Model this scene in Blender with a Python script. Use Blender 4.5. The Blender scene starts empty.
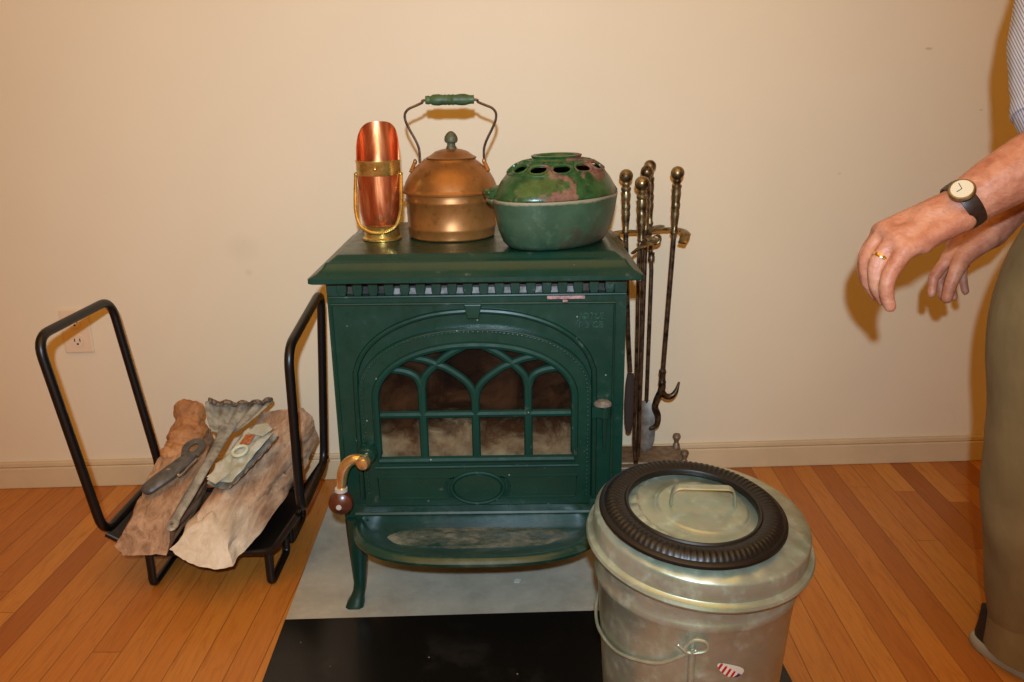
import bpy, bmesh, math, random
from mathutils import Vector, Matrix, Quaternion, noise
random.seed(7)
PI = math.pi
scene = bpy.context.scene
COL = scene.collection
rad = math.radians

# ------------------------------------------------------------------ mesh builder
class MB:
    def __init__(s): s.v = []; s.f = []
    def add(s, vs, fs):
        o = len(s.v); s.v += [Vector(v) for v in vs]; s.f += [tuple(i + o for i in f) for f in fs]; return s
    def box(s, lo, hi, M=None):
        x0, y0, z0 = lo; x1, y1, z1 = hi
        vs = [Vector(p) for p in ((x0,y0,z0),(x1,y0,z0),(x1,y1,z0),(x0,y1,z0),(x0,y0,z1),(x1,y0,z1),(x1,y1,z1),(x0,y1,z1))]
        if M: vs = [M @ v for v in vs]
        return s.add(vs, [(3,2,1,0),(4,5,6,7),(0,1,5,4),(1,2,6,5),(2,3,7,6),(3,0,4,7)])
    def loft(s, rings, caps=True, closed=False):
        n = len(rings[0]); vs = [p for r in rings for p in r]; fs = []
        m = len(rings)
        for k in range(m if closed else m - 1):
            a, b = k * n, ((k + 1) % m) * n
            for i in range(n):
                j = (i + 1) % n; fs.append((a + i, a + j, b + j, b + i))
        if caps and not closed:
            fs.append(tuple(range(n - 1, -1, -1))); fs.append(tuple(range((m - 1) * n, m * n)))
        return s.add(vs, fs)
    def tube(s, pts, r, n=12, caps=True, closed=False, flat=None, up=None, round_caps=False):
        pts = [Vector(p) for p in pts]; m = len(pts)
        rr = list(r) if isinstance(r, (list, tuple)) else [r] * m
        T = []
        for i in range(m):
            a = pts[(i - 1) % m] if (closed or i > 0) else pts[i]
            b = pts[(i + 1) % m] if (closed or i < m - 1) else pts[i]
            T.append((b - a).normalized())
        if round_caps and not closed:
            P2, R2, T2 = [], [], []
            for q in (0, 25, 50, 72):
                P2.append(pts[0] - T[0] * rr[0] * math.cos(rad(q))); R2.append(max(rr[0] * math.sin(rad(q)), rr[0] * .02)); T2.append(T[0])
            P2 += pts; R2 += rr; T2 += T
            for q in (72, 50, 25, 0):
                P2.append(pts[-1] + T[-1] * rr[-1] * math.cos(rad(q))); R2.append(max(rr[-1] * math.sin(rad(q)), rr[-1] * .02)); T2.append(T[-1])
            pts, rr, T = P2, R2, T2; m = len(pts)
        u0 = Vector(up) if up else (Vector((0,0,1)) if abs(T[0].z) < .9 else Vector((0,1,0)))
        N = (u0 - T[0] * u0.dot(T[0])).normalized()
        rings = []
        fx, fy = flat if flat else (1, 1)
        for i in range(m):
            if up:
                N = (Vector(up) - T[i] * Vector(up).dot(T[i])).normalized()
            else:
                N = (N - T[i] * N.dot(T[i])).normalized()
            B = T[i].cross(N)
            rings.append([pts[i] + N * (rr[i] * fx * math.cos(2*PI*k/n)) + B * (rr[i] * fy * math.sin(2*PI*k/n)) for k in range(n)])
        return s.loft(rings, caps, closed)
    def bar(s, pts, w, t, up):
        """flat strip of width w along 'up x tangent', thickness t along up"""
        pts = [Vector(p) for p in pts]; m = len(pts); rings = []
        for i in range(m):
            T = (pts[min(i+1, m-1)] - pts[max(i-1, 0)]).normalized()
            U = Vector(up[i]) if isinstance(up, list) else Vector(up)
            N = (U - T * U.dot(T)).normalized(); B = T.cross(N)
            rings.append([pts[i] + N*a*t/2 + B*b*w/2 for a, b in ((-1,-1),(-1,1),(1,1),(1,-1))])
        return s.loft(rings)
    def lathe(s, prof, n=40, c=(0,0,0), M=None, sx=1, sy=1):
        c = Vector(c); rings = []
        for r, z in prof:
            ring = [Vector((sx*max(r,1e-4)*math.cos(2*PI*k/n), sy*max(r,1e-4)*math.sin(2*PI*k/n), z)) for k in range(n)]
            rings.append([(M @ p if M else p) + c for p in ring])
        return s.loft(rings)
    def ball(s, c, r, n=16, sc=(1,1,1), M=None):
        m = max(6, n // 2); prof = [(math.sin(PI*i/m), -math.cos(PI*i/m)) for i in range(m + 1)]
        c = Vector(c); rings = []
        for a, z in prof:
            ring = [Vector((r*sc[0]*max(a,.003)*math.cos(2*PI*k/n), r*sc[1]*max(a,.003)*math.sin(2*PI*k/n), r*sc[2]*z)) for k in range(n)]
            rings.append([(M @ p if M else p) + c for p in ring])
        return s.loft(rings)
    def prism(s, poly, d, M=None):
        """poly in xy extruded along z by d"""
        n = len(poly); vs = [Vector((x, y, 0)) for x, y in poly] + [Vector((x, y, d)) for x, y in poly]
        if M: vs = [M @ v for v in vs]
        fs = [tuple(range(n-1,-1,-1)), tuple(range(n, 2*n))] + [(i, (i+1)%n, n+(i+1)%n, n+i) for i in range(n)]
        return s.add(vs, fs)
    def xf(s, M):
        s.v = [M @ v for v in s.v]; return s

def cat(pts, k=6, closed=False):
    """Catmull-Rom through pts"""
    P = [Vector(p) for p in pts]; n = len(P); out = []
    rng = range(n) if closed else range(n - 1)
    for i in rng:
        p1, p2 = P[i], P[(i+1) % n]
        p0 = P[i-1] if (closed or i > 0) else p1 * 2 - p2
        p3 = P[(i+2) % n] if (closed or i < n - 2) else p2 * 2 - p1
        for j in range(k):
            t = j / k
            out.append(.5*((2*p1) + (p2-p0)*t + (2*p0-5*p1+4*p2-p3)*t*t + (3*p1-p0-3*p2+p3)*t**3))
    if not closed: out.append(P[-1].copy())
    return out
def lerpl(vals, k):
    out = []
    for a, b in zip(vals, vals[1:]): out += [a + (b-a)*j/k for j in range(k)]
    return out + [vals[-1]]
def rounded(pts, r, k=6, closed=False):
    """polyline with filleted corners"""
    P = [Vector(p) for p in pts]; n = len(P); out = []
    for i in range(n):
        if not closed and i in (0, n-1): out.append(P[i]); continue
        a, b, c = P[i-1], P[i], P[(i+1) % n]
        d1 = (a-b); d2 = (c-b); q = min(r, d1.length*.45, d2.length*.45)
        s, e = b + d1.normalized()*q, b + d2.normalized()*q
        for j in range(k + 1):
            t = j / k; out.append(s*(1-t)**2 + b*2*t*(1-t) + e*t*t)
    return out

def wpos(p):
    return Vector((0,0,0)) if p is None else wpos(p.parent) + p.location
def obj(name, mb, mat, parent=None, sharp=35, bevel=0, subsurf=0, label=None, stuff=False, fix=True):
    base = wpos(parent)
    if parent is None:
        base = Vector((0,0,0))
    me = bpy.data.meshes.new(name)
    me.from_pydata([v - base for v in mb.v], [], mb.f)
    if fix:
        bm = bmesh.new(); bm.from_mesh(me); bmesh.ops.recalc_face_normals(bm, faces=bm.faces); bm.to_mesh(me); bm.free()
    me.materials.append(mat)
    o = bpy.data.objects.new(name, me); COL.objects.link(o)
    if parent is not None: o.parent = parent
    if sharp is not None:
        me.polygons.foreach_set('use_smooth', [True]*len(me.polygons))
        me.set_sharp_from_angle(angle=rad(sharp))
    if bevel:
        b = o.modifiers.new('bevel', 'BEVEL'); b.width = bevel; b.segments = 2; b.limit_method = 'ANGLE'; b.angle_limit = rad(40)
    if subsurf:
        q = o.modifiers.new('sub', 'SUBSURF'); q.levels = q.render_levels = subsurf
    if label: o['label'] = label
    if stuff: o['kind'] = 'stuff'
    return o
def thing(name, label, cat_, loc, group=None):
    o = bpy.data.objects.new(name, None); COL.objects.link(o); o.location = loc; o.empty_display_size = .05
    o['label'] = label; o['category'] = cat_
    if group: o['group'] = group
    return o
def tag(o, label, cat_):
    o['label'] = label; o['category'] = cat_; return o
def struct(name, mb, mat, **k):
    o = obj(name, mb, mat, sharp=k.pop('sharp', None), **k); o['kind'] = 'structure'; return o

# ------------------------------------------------------------------ materials
def hexl(r, g, b):
    f = lambda c: ((c/255 + .055)/1.055)**2.4 if c > 10 else c/255/12.92
    return (f(r), f(g), f(b), 1)
class NT:
    def __init__(s, name):
        s.m = bpy.data.materials.new(name); s.m.use_nodes = True; s.t = s.m.node_tree; s.b = s.t.nodes['Principled BSDF']
        s.co = s.t.nodes.new('ShaderNodeTexCoord').outputs['Object']
    def n(s, typ, **kw):
        nd = s.t.nodes.new('ShaderNode' + typ)
        for k, v in kw.items():
            if k.startswith('i_'):
                s.put(nd.inputs[k[2:].replace('_', ' ')], v)
            elif k[0] == 'n' and k[1:].isdigit(): s.put(nd.inputs[int(k[1:])], v)
            else: setattr(nd, k, v)
        return nd
    def put(s, inp, v):
        if isinstance(v, bpy.types.NodeSocket): s.t.links.new(v, inp)
        else: inp.default_value = v
    def math(s, op, a, b=0.0, c=0.0): return s.n('Math', operation=op, n0=a, n1=b, n2=c).outputs[0]
    def noise(s, scale, detail=4, rough=.55, vec=None, dist=0.0):
        return s.n('TexNoise', i_Vector=vec if vec is not None else s.co, i_Scale=scale, i_Detail=detail, i_Roughness=rough, i_Distortion=dist).outputs['Fac']
    def mapv(s, scale=(1,1,1), rot=(0,0,0), loc=(0,0,0), vec=None):
        return s.n('Mapping', i_Vector=vec if vec is not None else s.co, i_Scale=scale, i_Rotation=rot, i_Location=loc).outputs[0]
    def ramp(s, fac, stops, interp='LINEAR'):
        nd = s.n('ValToRGB', i_Fac=fac); r = nd.color_ramp; r.interpolation = interp
        while len(r.elements) < len(stops): r.elements.new(.5)
        for e, (p, c) in zip(r.elements, stops):
            e.position = p; e.color = c if len(c) == 4 else (*c, 1)
        return nd.outputs['Color']
    def step(s, fac, a, b):
        return s.n('MapRange', n0=fac, n1=a, n2=b, n3=0.0, n4=1.0).outputs[0]
    def mix(s, fac, a, b, mode='MIX'):
        nd = s.t.nodes.new('ShaderNodeMix'); nd.data_type = 'RGBA'; nd.blend_type = mode
        s.put(nd.inputs[0], fac); s.put(nd.inputs[6], a); s.put(nd.inputs[7], b); return nd.outputs[2]
    def set(s, **kw):
        for k, v in kw.items(): s.put(s.b.inputs[k.replace('_', ' ')], v)
        return s
    def bump(s, h, strength=.3, dist=.002):
        s.put(s.b.inputs['Normal'], s.n('Bump', i_Strength=strength, i_Distance=dist, i_Height=h).outputs[0]); return s
def pbr(name, col, rough=.5, metal=0, var=None, vscale=20, vlo=.4, vhi=.65, bump=0, bscale=60, coat=0, bdist=.002, rvar=0):
    t = NT(name); c = col
    if var:
        c = t.mix(t.step(t.noise(vscale, 5, .6), vlo, vhi), col, var)
    t.set(Base_Color=c, Roughness=rough, Metallic=metal)
    if rvar: t.set(Roughness=t.n('MapRange', n0=t.noise(vscale*1.7, 4), n1=.3, n2=.7, n3=max(.03, rough-rvar), n4=rough+rvar).outputs[0])
    if coat: t.set(Coat_Weight=coat, Coat_Roughness=.12)
    if bump: t.bump(t.noise(bscale, 4), bump, bdist)
    return t.m

def m_wall():
    t = NT('cream_wall_paint')
    c = t.mix(t.step(t.noise(2.5, 3), .35, .7), WALL, tuple(x*.965 for x in WALL[:3]) + (1,))
    # two small scuffs and a faint smudge on the paint
    for px, pz, sx, sz, k in ((1.055, 1.135, .011, .004, .35), (1.212, .985, .006, .0025, .35), (-.70, .665, .05, .04, .06), (-.69, .60, .012, .01, .10), (.86, .83, .006, .003, .25)):
        d = t.n('VectorMath', operation='LENGTH', n0=t.mapv((1/sx, 0, 1/sz), loc=(-px/sx, 0, -pz/sz))).outputs['Value']
        c = t.mix(t.math('MULTIPLY', t.step(t.math('ADD', d, t.math('MULTIPLY', t.noise(90, 3), .5)), 1.35, .6), k), c, hexl(120, 85, 50))
    t.set(Base_Color=c, Roughness=.55, Specular_IOR_Level=.3).bump(t.noise(220, 3), .08, .001)
    return t.m
def m_floor():
    t = NT('fir_strip_floor')
    sep = t.n('SeparateXYZ', i_Vector=t.mapv(rot=(0, 0, rad(1.2)))); x, y = sep.outputs[0], sep.outputs[1]
    W, Lb = .058, 2.1
    u = t.math('DIVIDE', x, W); row = t.math('FLOOR', u); fu = t.math('FRACT', u)
    r1 = t.n('TexWhiteNoise', noise_dimensions='1D', i_W=row).outputs['Value']
    v = t.math('ADD', t.math('DIVIDE', y, Lb), t.math('MULTIPLY', r1, 7.31)); cell = t.math('FLOOR', v); fv = t.math('FRACT', v)
    vec = t.n('CombineXYZ', n0=row, n1=cell, n2=0.0).outputs[0]
    r2 = t.n('TexWhiteNoise', noise_dimensions='2D', i_Vector=vec).outputs['Value']
    off = t.n('VectorMath', operation='MULTIPLY_ADD', n0=vec, n1=(3.7, 5.1, 2.3), n2=t.co).outputs[0]
    g = t.noise(9, 5, .6, t.mapv((9, 1.1, 1), vec=off), 1.2)
    g2 = t.noise(26, 4, .6, t.mapv((6, .35, 1), vec=off), .6)
    c = t.ramp(r2, [(0, FLR[0]), (.25, FLR[1]), (.55, FLR[2]), (.8, FLR[3]), (1, FLR[4])])
    c = t.mix(t.math('MULTIPLY', t.step(g, .5, .78), .55), c, FLR[5])
    c = t.mix(t.math('MULTIPLY', t.step(g2, .45, .75), .28), c, FLR[5])
    kn = t.n('TexVoronoi', i_Vector=t.mapv((2.6, 1.7, 1)), i_Scale=1.0).outputs['Distance']
    c = t.mix(t.math('MULTIPLY', t.step(kn, .035, .012), .8), c, hexl(48, 20, 6))
    e = t.math('MINIMUM', t.math('MULTIPLY', t.math('MINIMUM', fu, t.math('SUBTRACT', 1.0, fu)), W),
               t.math('MULTIPLY', t.math('MINIMUM', fv, t.math('SUBTRACT', 1.0, fv)), Lb))
    gap = t.step(e, .0014, .0004)
    c = t.mix(t.math('MULTIPLY', gap, .55), c, hexl(60, 26, 8))
    t.set(Base_Color=c, Roughness=t.n('MapRange', n0=g2, n1=.3, n2=.7, n3=.30, n4=.42).outputs[0], Specular_IOR_Level=.4)
    t.bump(t.math('MULTIPLY', gap, -1.0), .5, .001)
    return t.m
def m_hearth():
    t = NT('grey_cement_board')
    n1 = t.noise(7, 6, .65); n2 = t.noise(60, 3)
    c = t.ramp(n1, [(.3, hexl(148, 143, 124)), (.5, hexl(168, 162, 142)), (.72, hexl(186, 180, 158))])
    c = t.mix(t.math('MULTIPLY', t.step(n2, .55, .75), .3), c, hexl(190, 186, 168))
    t.set(Base_Color=c, Roughness=.75).bump(n2, .15, .001); return t.m
def m_blackmat():
    t = NT('black_glossy_board')
    dots = t.n('TexVoronoi', i_Vector=t.co, i_Scale=26.0).outputs['Distance']
    c = t.mix(t.math('MULTIPLY', t.step(dots, .05, .03), .7), hexl(16, 15, 13), hexl(170, 165, 150))
    c = t.mix(t.math('MULTIPLY', t.step(t.noise(5, 5, .7), .55, .75), .10), c, hexl(110, 105, 95))
    t.set(Base_Color=c, Roughness=.28, Specular_IOR_Level=.4); return t.m
def m_enamel(name, dust=.35, r0=.26, r1=.46):
    t = NT(name)
    n1 = t.noise(5, 4); n2 = t.noise(34, 6, .7)
    c = t.mix(t.step(n1, .35, .7), GRN, GRN2)
    c = t.mix(t.math('MULTIPLY', t.step(n2, .63, .80), dust), c, hexl(140, 150, 130))
    fl = t.n('TexVoronoi', i_Vector=t.co, i_Scale=28.0).outputs['Distance']
    c = t.mix(t.math('MULTIPLY', t.step(fl, .055, .02), .5), c, hexl(190, 190, 175))
    t.set(Base_Color=c, Roughness=t.n('MapRange', n0=n2, n1=.35, n2=.75, n3=r0, n4=r1).outputs[0], Coat_Weight=.12, Coat_Roughness=.22, Specular_IOR_Level=.36)
    t.bump(t.noise(70, 3), .07, .001); return t.m
def m_ashlip():
    t = NT('green_enamel_dusted_with_ash')
    n2 = t.noise(16, 6, .7, t.mapv((1, 1.6, 1)))
    geo = t.n('NewGeometry').outputs['Normal']; nz = t.n('SeparateXYZ', i_Vector=geo).outputs[2]
    c = t.mix(t.step(t.noise(5, 4), .35, .7), GRN, GRN2)
    c = t.mix(t.math('MULTIPLY', t.step(n2, .5, .78), .3), c, hexl(120, 130, 112))
    t.set(Base_Color=c, Roughness=.32, Coat_Weight=.3, Coat_Roughness=.2); return t.m
def m_glass():
    t = NT('sooty_stove_glass'); out = t.t.nodes['Material Output']
    sep = t.n('SeparateXYZ', i_Vector=t.co); z = sep.outputs[2]
    n1 = t.noise(11, 5, .65, dist=.8); n2 = t.noise(17, 5, .7)
    soot = t.mix(t.step(n1, .35, .65), hexl(24, 17, 12), hexl(68, 45, 26))
    ash = t.mix(t.step(n2, .35, .7), hexl(160, 142, 108), hexl(84, 54, 30))
    low = t.step(t.math('ADD', z, t.math('MULTIPLY', t.math('SUBTRACT', n1, .5), .26)), .078, .022)   # whitish deposit baked on the lower panes
    t.set(Base_Color=t.mix(t.math('MULTIPLY', low, .8), soot, ash), Roughness=.35, Specular_IOR_Level=.4)
    tr = t.n('BsdfTransparent', i_Color=(.62, .52, .40, 1))
    cover = t.math('ADD', .30, t.math('MULTIPLY', low, .38)); cover = t.math('ADD', cover, t.math('MULTIPLY', t.step(n1, .45, .7), .25))
    mx = t.n('MixShader', n0=cover, n1=tr.outputs[0], n2=t.b.outputs[0]); t.put(out.inputs['Surface'], mx.outputs[0]); return t.m
def m_kettle():
    t = NT('aged_copper')
    n1 = t.noise(9, 5, .65); n2 = t.noise(55, 4, .6)
    c = t.ramp(n1, [(.28, hexl(118, 76, 34)), (.5, hexl(150, 98, 46)), (.72, hexl(170, 116, 62))])
    c = t.mix(t.math('MULTIPLY', t.step(n2, .58, .74), .6), c, hexl(76, 48, 22))
    t.set(Base_Color=c, Metallic=.5, Roughness=t.n('MapRange', n0=n1, n1=.3, n2=.7, n3=.32, n4=.46).outputs[0]).bump(n2, .06, .001); return t.m
def m_copper():
    t = NT('polished_copper')
    n1 = t.noise(24, 5, .65, t.mapv((1.4, 1.4, .22)), 1.0)
    c = t.ramp(n1, [(.3, hexl(156, 68, 36)), (.5, hexl(196, 104, 58)), (.72, hexl(238, 172, 122))])
    t.set(Base_Color=c, Metallic=.85, Roughness=.3).bump(t.noise(40, 3), .08, .001); return t.m
def m_pot():
    t = NT('worn_green_pot_enamel')
    z = t.n('SeparateXYZ', i_Vector=t.co).outputs[2]
    n1 = t.noise(12, 6, .65); n2 = t.noise(40, 5, .7); n3 = t.noise(26, 6, .7)
    c = t.mix(t.step(n1, .35, .65), hexl(40, 66, 46), hexl(62, 88, 64))
    c = t.mix(t.math('MULTIPLY', t.step(n2, .55, .75), .35), c, hexl(112, 128, 100))
    c = t.mix(t.math('MULTIPLY', t.step(t.math('ADD', n1, t.math('MULTIPLY', z, -3.0)), .44, .52), .6), c, hexl(66, 40, 30))
    edge = t.step(t.math('ADD', z, t.math('MULTIPLY', n3, .012)), .0945, .0985)
    c = t.mix(edge, c, hexl(150, 140, 110))
    t.set(Base_Color=c, Roughness=.42).bump(n3, .15, .002); return t.m
def m_potlid():
    t = NT('rusted_green_enamel_lid')
    n1 = t.noise(15, 6, .65, dist=.5); n2 = t.noise(50, 5, .7)
    c = t.mix(t.step(n2, .35, .65), hexl(22, 58, 28), hexl(52, 86, 44))
    rust = t.mix(t.step(n2, .3, .7), hexl(80, 48, 32), hexl(136, 96, 72))
    x = t.n('SeparateXYZ', i_Vector=t.co).outputs[0]
    f = t.step(t.math('ADD', n1, t.math('MULTIPLY', x, .9)), .53, .59)
    t.set(Base_Color=t.mix(f, c, rust), Roughness=t.n('MapRange', n0=f, n1=0.0, n2=1.0, n3=.28, n4=.8).outputs[0]).bump(n2, .3, .002); return t.m
def m_wood(name, cols, gs=(30, 3.5, 30), bump=.6, pale=None):
    t = NT(name)
    n1 = t.noise(1.0, 6, .65, t.mapv(gs), .8); n2 = t.noise(7, 5, .6); n3 = t.noise(1.0, 4, .6, t.mapv((110, 6, 110)))
    c = t.ramp(n1, [(.28, cols[0]), (.46, cols[1]), (.6, cols[2]), (.78, cols[3])])
    c = t.mix(t.math('MULTIPLY', t.step(n2, .5, .75), .35), c, cols[0])
    c = t.mix(t.math('MULTIPLY', t.step(n3, .50, .66), .55), c, cols[0])
    if pale:      # fresh split wood towards one end
        y = t.n('SeparateXYZ', i_Vector=t.co).outputs[1]
        f = t.step(t.math('ADD', y, t.math('MULTIPLY', n2, .16)), pale[1], pale[0])
        c = t.mix(t.math('MULTIPLY', f, .8), c, t.ramp(n1, [(.3, hexl(204, 184, 152)), (.7, hexl(232, 220, 194))]))
    sp = t.noise(110, 3, .7)
    c = t.mix(t.math('MULTIPLY', t.step(sp, .66, .76), .5), c, hexl(70, 44, 26))
    t.set(Base_Color=c, Roughness=.82).bump(t.math('ADD', n1, t.math('MULTIPLY', n3, .5)), bump, .006)
    return t.m
def m_zinc():
    t = NT('galvanised_zinc')
    n1 = t.noise(7, 5, .6); n2 = t.noise(38, 5, .65)
    sp = t.n('TexVoronoi', i_Vector=t.co, i_Scale=70.0).outputs['Color']
    c = t.mix(t.step(n1, .35, .7), hexl(154, 163, 138), hexl(182, 189, 164))
    c = t.mix(.05, c, sp, 'SOFT_LIGHT')
    c = t.mix(t.math('MULTIPLY', t.step(n2, .60, .78), .30), c, hexl(214, 216, 202))
    t.set(Base_Color=c, Metallic=t.n('MapRange', n0=n2, n1=.5, n2=.75, n3=.68, n4=.4).outputs[0], Roughness=t.n('MapRange', n0=n1, n1=.3, n2=.7, n3=.28, n4=.44).outputs[0]).bump(n2, .05, .002); return t.m
def m_skin():
    t = NT('weathered_skin')
    n1 = t.noise(26, 6, .65); n2 = t.noise(62, 5, .7); n3 = t.noise(1.0, 4, .6, t.mapv((38, 38, 90)), 1.2)
    c = t.ramp(n1, [(.3, hexl(158, 94, 68)), (.5, hexl(184, 122, 92)), (.7, hexl(200, 146, 116))])
    c = t.mix(t.math('MULTIPLY', t.step(n2, .54, .70), .40), c, hexl(138, 76, 52))
    c = t.mix(t.math('MULTIPLY', t.step(n3, .58, .72), .30), c, hexl(212, 168, 140))
    t.set(Base_Color=c, Roughness=.48, Subsurface_Weight=.06, Subsurface_Radius=(.012, .005, .003), Subsurface_Scale=.3).bump(t.math('ADD', n2, n3), .55, .0028); return t.m
def m_shirt():
    t = NT('striped_shirt_cotton')
    s = t.n('VectorMath', operation='DOT_PRODUCT', n0=t.co, n1=(.74, -.44, .51)).outputs['Value']
    s2 = t.math('ADD', s, t.math('MULTIPLY', t.noise(8, 2), .003))
    w = t.math('FRACT', t.math('DIVIDE', s2, .0036))
    c = t.mix(t.step(t.math('ABSOLUTE', t.math('SUBTRACT', w, .5)), .24, .16), hexl(204, 200, 196), hexl(122, 128, 148))
    t.set(Base_Color=c, Roughness=.85).bump(t.noise(20, 3), .3, .01); return t.m
def m_khaki():
    t = NT('khaki_cotton')
    c = t.mix(t.step(t.noise(6, 5), .35, .65), hexl(114, 96, 58), hexl(132, 112, 72))
    t.set(Base_Color=c, Roughness=.9).bump(t.noise(4, 4, .5, t.mapv((1.6, 1.6, .9))), .8, .02); return t.m
def m_sticker():
    t = NT('flag_sticker')
    sep = t.n('SeparateXYZ', i_Vector=t.mapv(rot=(0, rad(-28), 0))); x, z = sep.outputs[0], sep.outputs[2]
    st = t.math('GREATER_THAN', t.math('FRACT', t.math('DIVIDE', x, .0085)), .5)
    c = t.mix(st, hexl(214, 204, 186), hexl(176, 34, 26))
    c = t.mix(t.math('GREATER_THAN', t.math('ADD', x, t.math('MULTIPLY', z, -.7)), .0155), c, hexl(30, 36, 88))
    c = t.mix(t.step(t.math('ADD', z, t.math('MULTIPLY', x, .2)), .0015, .004), c, hexl(206, 198, 178))
    t.set(Base_Color=c, Roughness=.5); return t.m

WALL = hexl(228, 211, 178)
FLR = [hexl(160, 92, 34), hexl(180, 110, 42), hexl(188, 118, 46), hexl(192, 124, 50), hexl(202, 136, 58), hexl(138, 72, 24)]
GRN, GRN2 = hexl(9, 45, 34), hexl(15, 54, 41)
M = {}
M['wall'] = m_wall(); M['floor'] = m_floor(); M['hearth'] = m_hearth(); M['blackmat'] = m_blackmat()
M['base'] = pbr('cream_trim_paint', hexl(212, 188, 148), .5, var=hexl(202, 178, 138), vscale=5)
M['ceil'] = pbr('white_ceiling_paint', hexl(226, 214, 190), .8)
M['enamel'] = m_enamel('green_stove_enamel'); M['lid'] = m_enamel('green_top_enamel', .5); M['dull'] = m_enamel('green_door_enamel', .5, .5, .68); M['dull'].node_tree.nodes['Principled BSDF'].inputs['Coat Weight'].default_value = 0; M['dull'].node_tree.nodes['Principled BSDF'].inputs['Specular IOR Level'].default_value = .22; M['lip'] = m_ashlip()
M['iron'] = pbr('bare_cast_iron', hexl(40, 36, 32), .6, .4, var=hexl(70, 58, 46), vscale=30, bump=.2)
M['worn'] = pbr('worn_pink_primer', hexl(168, 132, 122), .6, var=hexl(120, 86, 78), vscale=120)
M['slot'] = pbr('grey_vent_backing', hexl(140, 132, 126), .7, var=hexl(90, 84, 78), vscale=60)
M['glass'] = m_glass()
M['brick'] = pbr('smoked_firebrick', hexl(98, 80, 60), .9, var=hexl(46, 36, 26), vscale=12, bump=.5)
M['ash'] = pbr('grey_ash', hexl(176, 160, 136), .95, var=hexl(120, 98, 74), vscale=30, bump=.8, bscale=50, bdist=.01)
M['char'] = pbr('charred_wood', hexl(74, 46, 28), .9, var=hexl(26, 18, 14), vscale=25, bump=.8, bdist=.006)
M['brass'] = pbr('bright_brass', hexl(236, 206, 142), .24, .88, var=hexl(214, 176, 106), vscale=40)
M['brass2'] = pbr('yellow_brass_band', hexl(214, 180, 96), .3, .8, var=hexl(168, 130, 56), vscale=50, rvar=.1)
M['antique'] = pbr('antique_brass', hexl(150, 130, 92), .36, .85, var=hexl(66, 50, 30), vscale=45, rvar=.12)
M['steelrod'] = pbr('browned_steel', hexl(112, 92, 70), .36, .8, var=hexl(44, 34, 26), vscale=60)
M['greysteel'] = pbr('dull_grey_steel', hexl(140, 134, 122), .5, .5, var=hexl(96, 88, 76), vscale=40)
M['standbase'] = pbr('tarnished_stand_metal', hexl(140, 120, 94), .5, .4, var=hexl(104, 86, 66), vscale=50, bump=.3)
M['bristle'] = pbr('dark_bristles', hexl(58, 42, 30), .9)
M['knobwood'] = pbr('turned_brown_wood', hexl(84, 40, 22), .3, var=hexl(60, 28, 14), vscale=25, coat=.3)
M['kettle'] = m_kettle(); M['copper'] = m_copper()
M['wire'] = pbr('tarnished_wire', hexl(120, 102, 88), .4, .85, var=hexl(80, 66, 54), vscale=90)
M['grip'] = pbr('green_painted_grip', hexl(64, 88, 48), .5, var=hexl(44, 68, 38), vscale=60)
M['verdi'] = pbr('verdigris_finial', hexl(98, 100, 72), .6, .3, var=hexl(70, 66, 46), vscale=90, bump=.3)
M['pot'] = m_pot(); M['potlid'] = m_potlid(); M['dark'] = pbr('painted_shade_dark', hexl(24, 22, 18), .8)
M['blackpaint'] = pbr('satin_black_metal', hexl(15, 14, 13), .36, .1, bump=.05)
M['logR'] = m_wood('pale_split_wood', [hexl(132, 96, 68), hexl(174, 136, 104), hexl(196, 162, 128), hexl(214, 186, 156)], pale=(1.64, 1.74))
M['logL'] = m_wood('brown_split_wood', [hexl(118, 84, 56), hexl(164, 126, 92), hexl(186, 148, 112), hexl(204, 170, 136)])
M['knot'] = m_wood('orange_bark_knot', [hexl(130, 82, 46), hexl(172, 118, 70), hexl(188, 134, 84), hexl(200, 150, 100)], (12, 12, 12))
M['endgrain'] = m_wood('pale_cut_end', [hexl(190, 160, 130), hexl(214, 190, 162), hexl(224, 204, 178), hexl(230, 212, 188)], (14, 8, 14), .4)
M['shovel'] = pbr('tarnished_galvanised_sheet', hexl(176, 176, 164), .42, .45, var=hexl(122, 122, 112), vscale=35, bump=.1, rvar=.08)
M['rustband'] = pbr('rusty_speckled_edge', hexl(136, 116, 96), .8, var=hexl(82, 64, 48), vscale=120, vlo=.45, vhi=.55, bump=.4)
M['darkgrip'] = pbr('dark_grey_handle', hexl(92, 90, 84), .45, .2, var=hexl(68, 66, 62), vscale=60)
M['chrome'] = pbr('worn_chrome', hexl(190, 188, 180), .22, .9)
t = NT('cloudy_plastic'); t.set(Base_Color=t.mix(t.step(t.noise(30, 4), .4, .65), hexl(186, 186, 160), hexl(214, 212, 192)), Roughness=.25, Transmission_Weight=.15, Alpha=.88).bump(t.noise(45, 4), .6, .004); M['plastic'] = t.m
M['pale'] = pbr('pale_green_ring', hexl(206, 208, 176), .4)
M['orange'] = pbr('orange_brown_label', hexl(150, 72, 30), .5, var=hexl(190, 120, 70), vscale=110)
M['paper'] = pbr('scrap_paper', hexl(196, 196, 186), .7)
M['zinc'] = m_zinc(); M['rubber'] = pbr('black_moulded_rubber', hexl(9, 9, 8), .42, 0, var=hexl(15, 14, 12), vscale=18)
M['sticker'] = m_sticker()
M['skin'] = m_skin(); M['shirt'] = m_shirt(); M['khaki'] = m_khaki()
M['hair'] = pbr('grey_hair', hexl(150, 146, 140), .7, bump=.6, bscale=180)
M['leather'] = pbr('dark_watch_leather', hexl(36, 26, 20), .4, var=hexl(52, 36, 26), vscale=120)
M['dial'] = pbr('cream_watch_dial', hexl(206, 198, 170), .35)
M['gold'] = pbr('yellow_gold', hexl(230, 190, 110), .2, 1)
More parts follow.
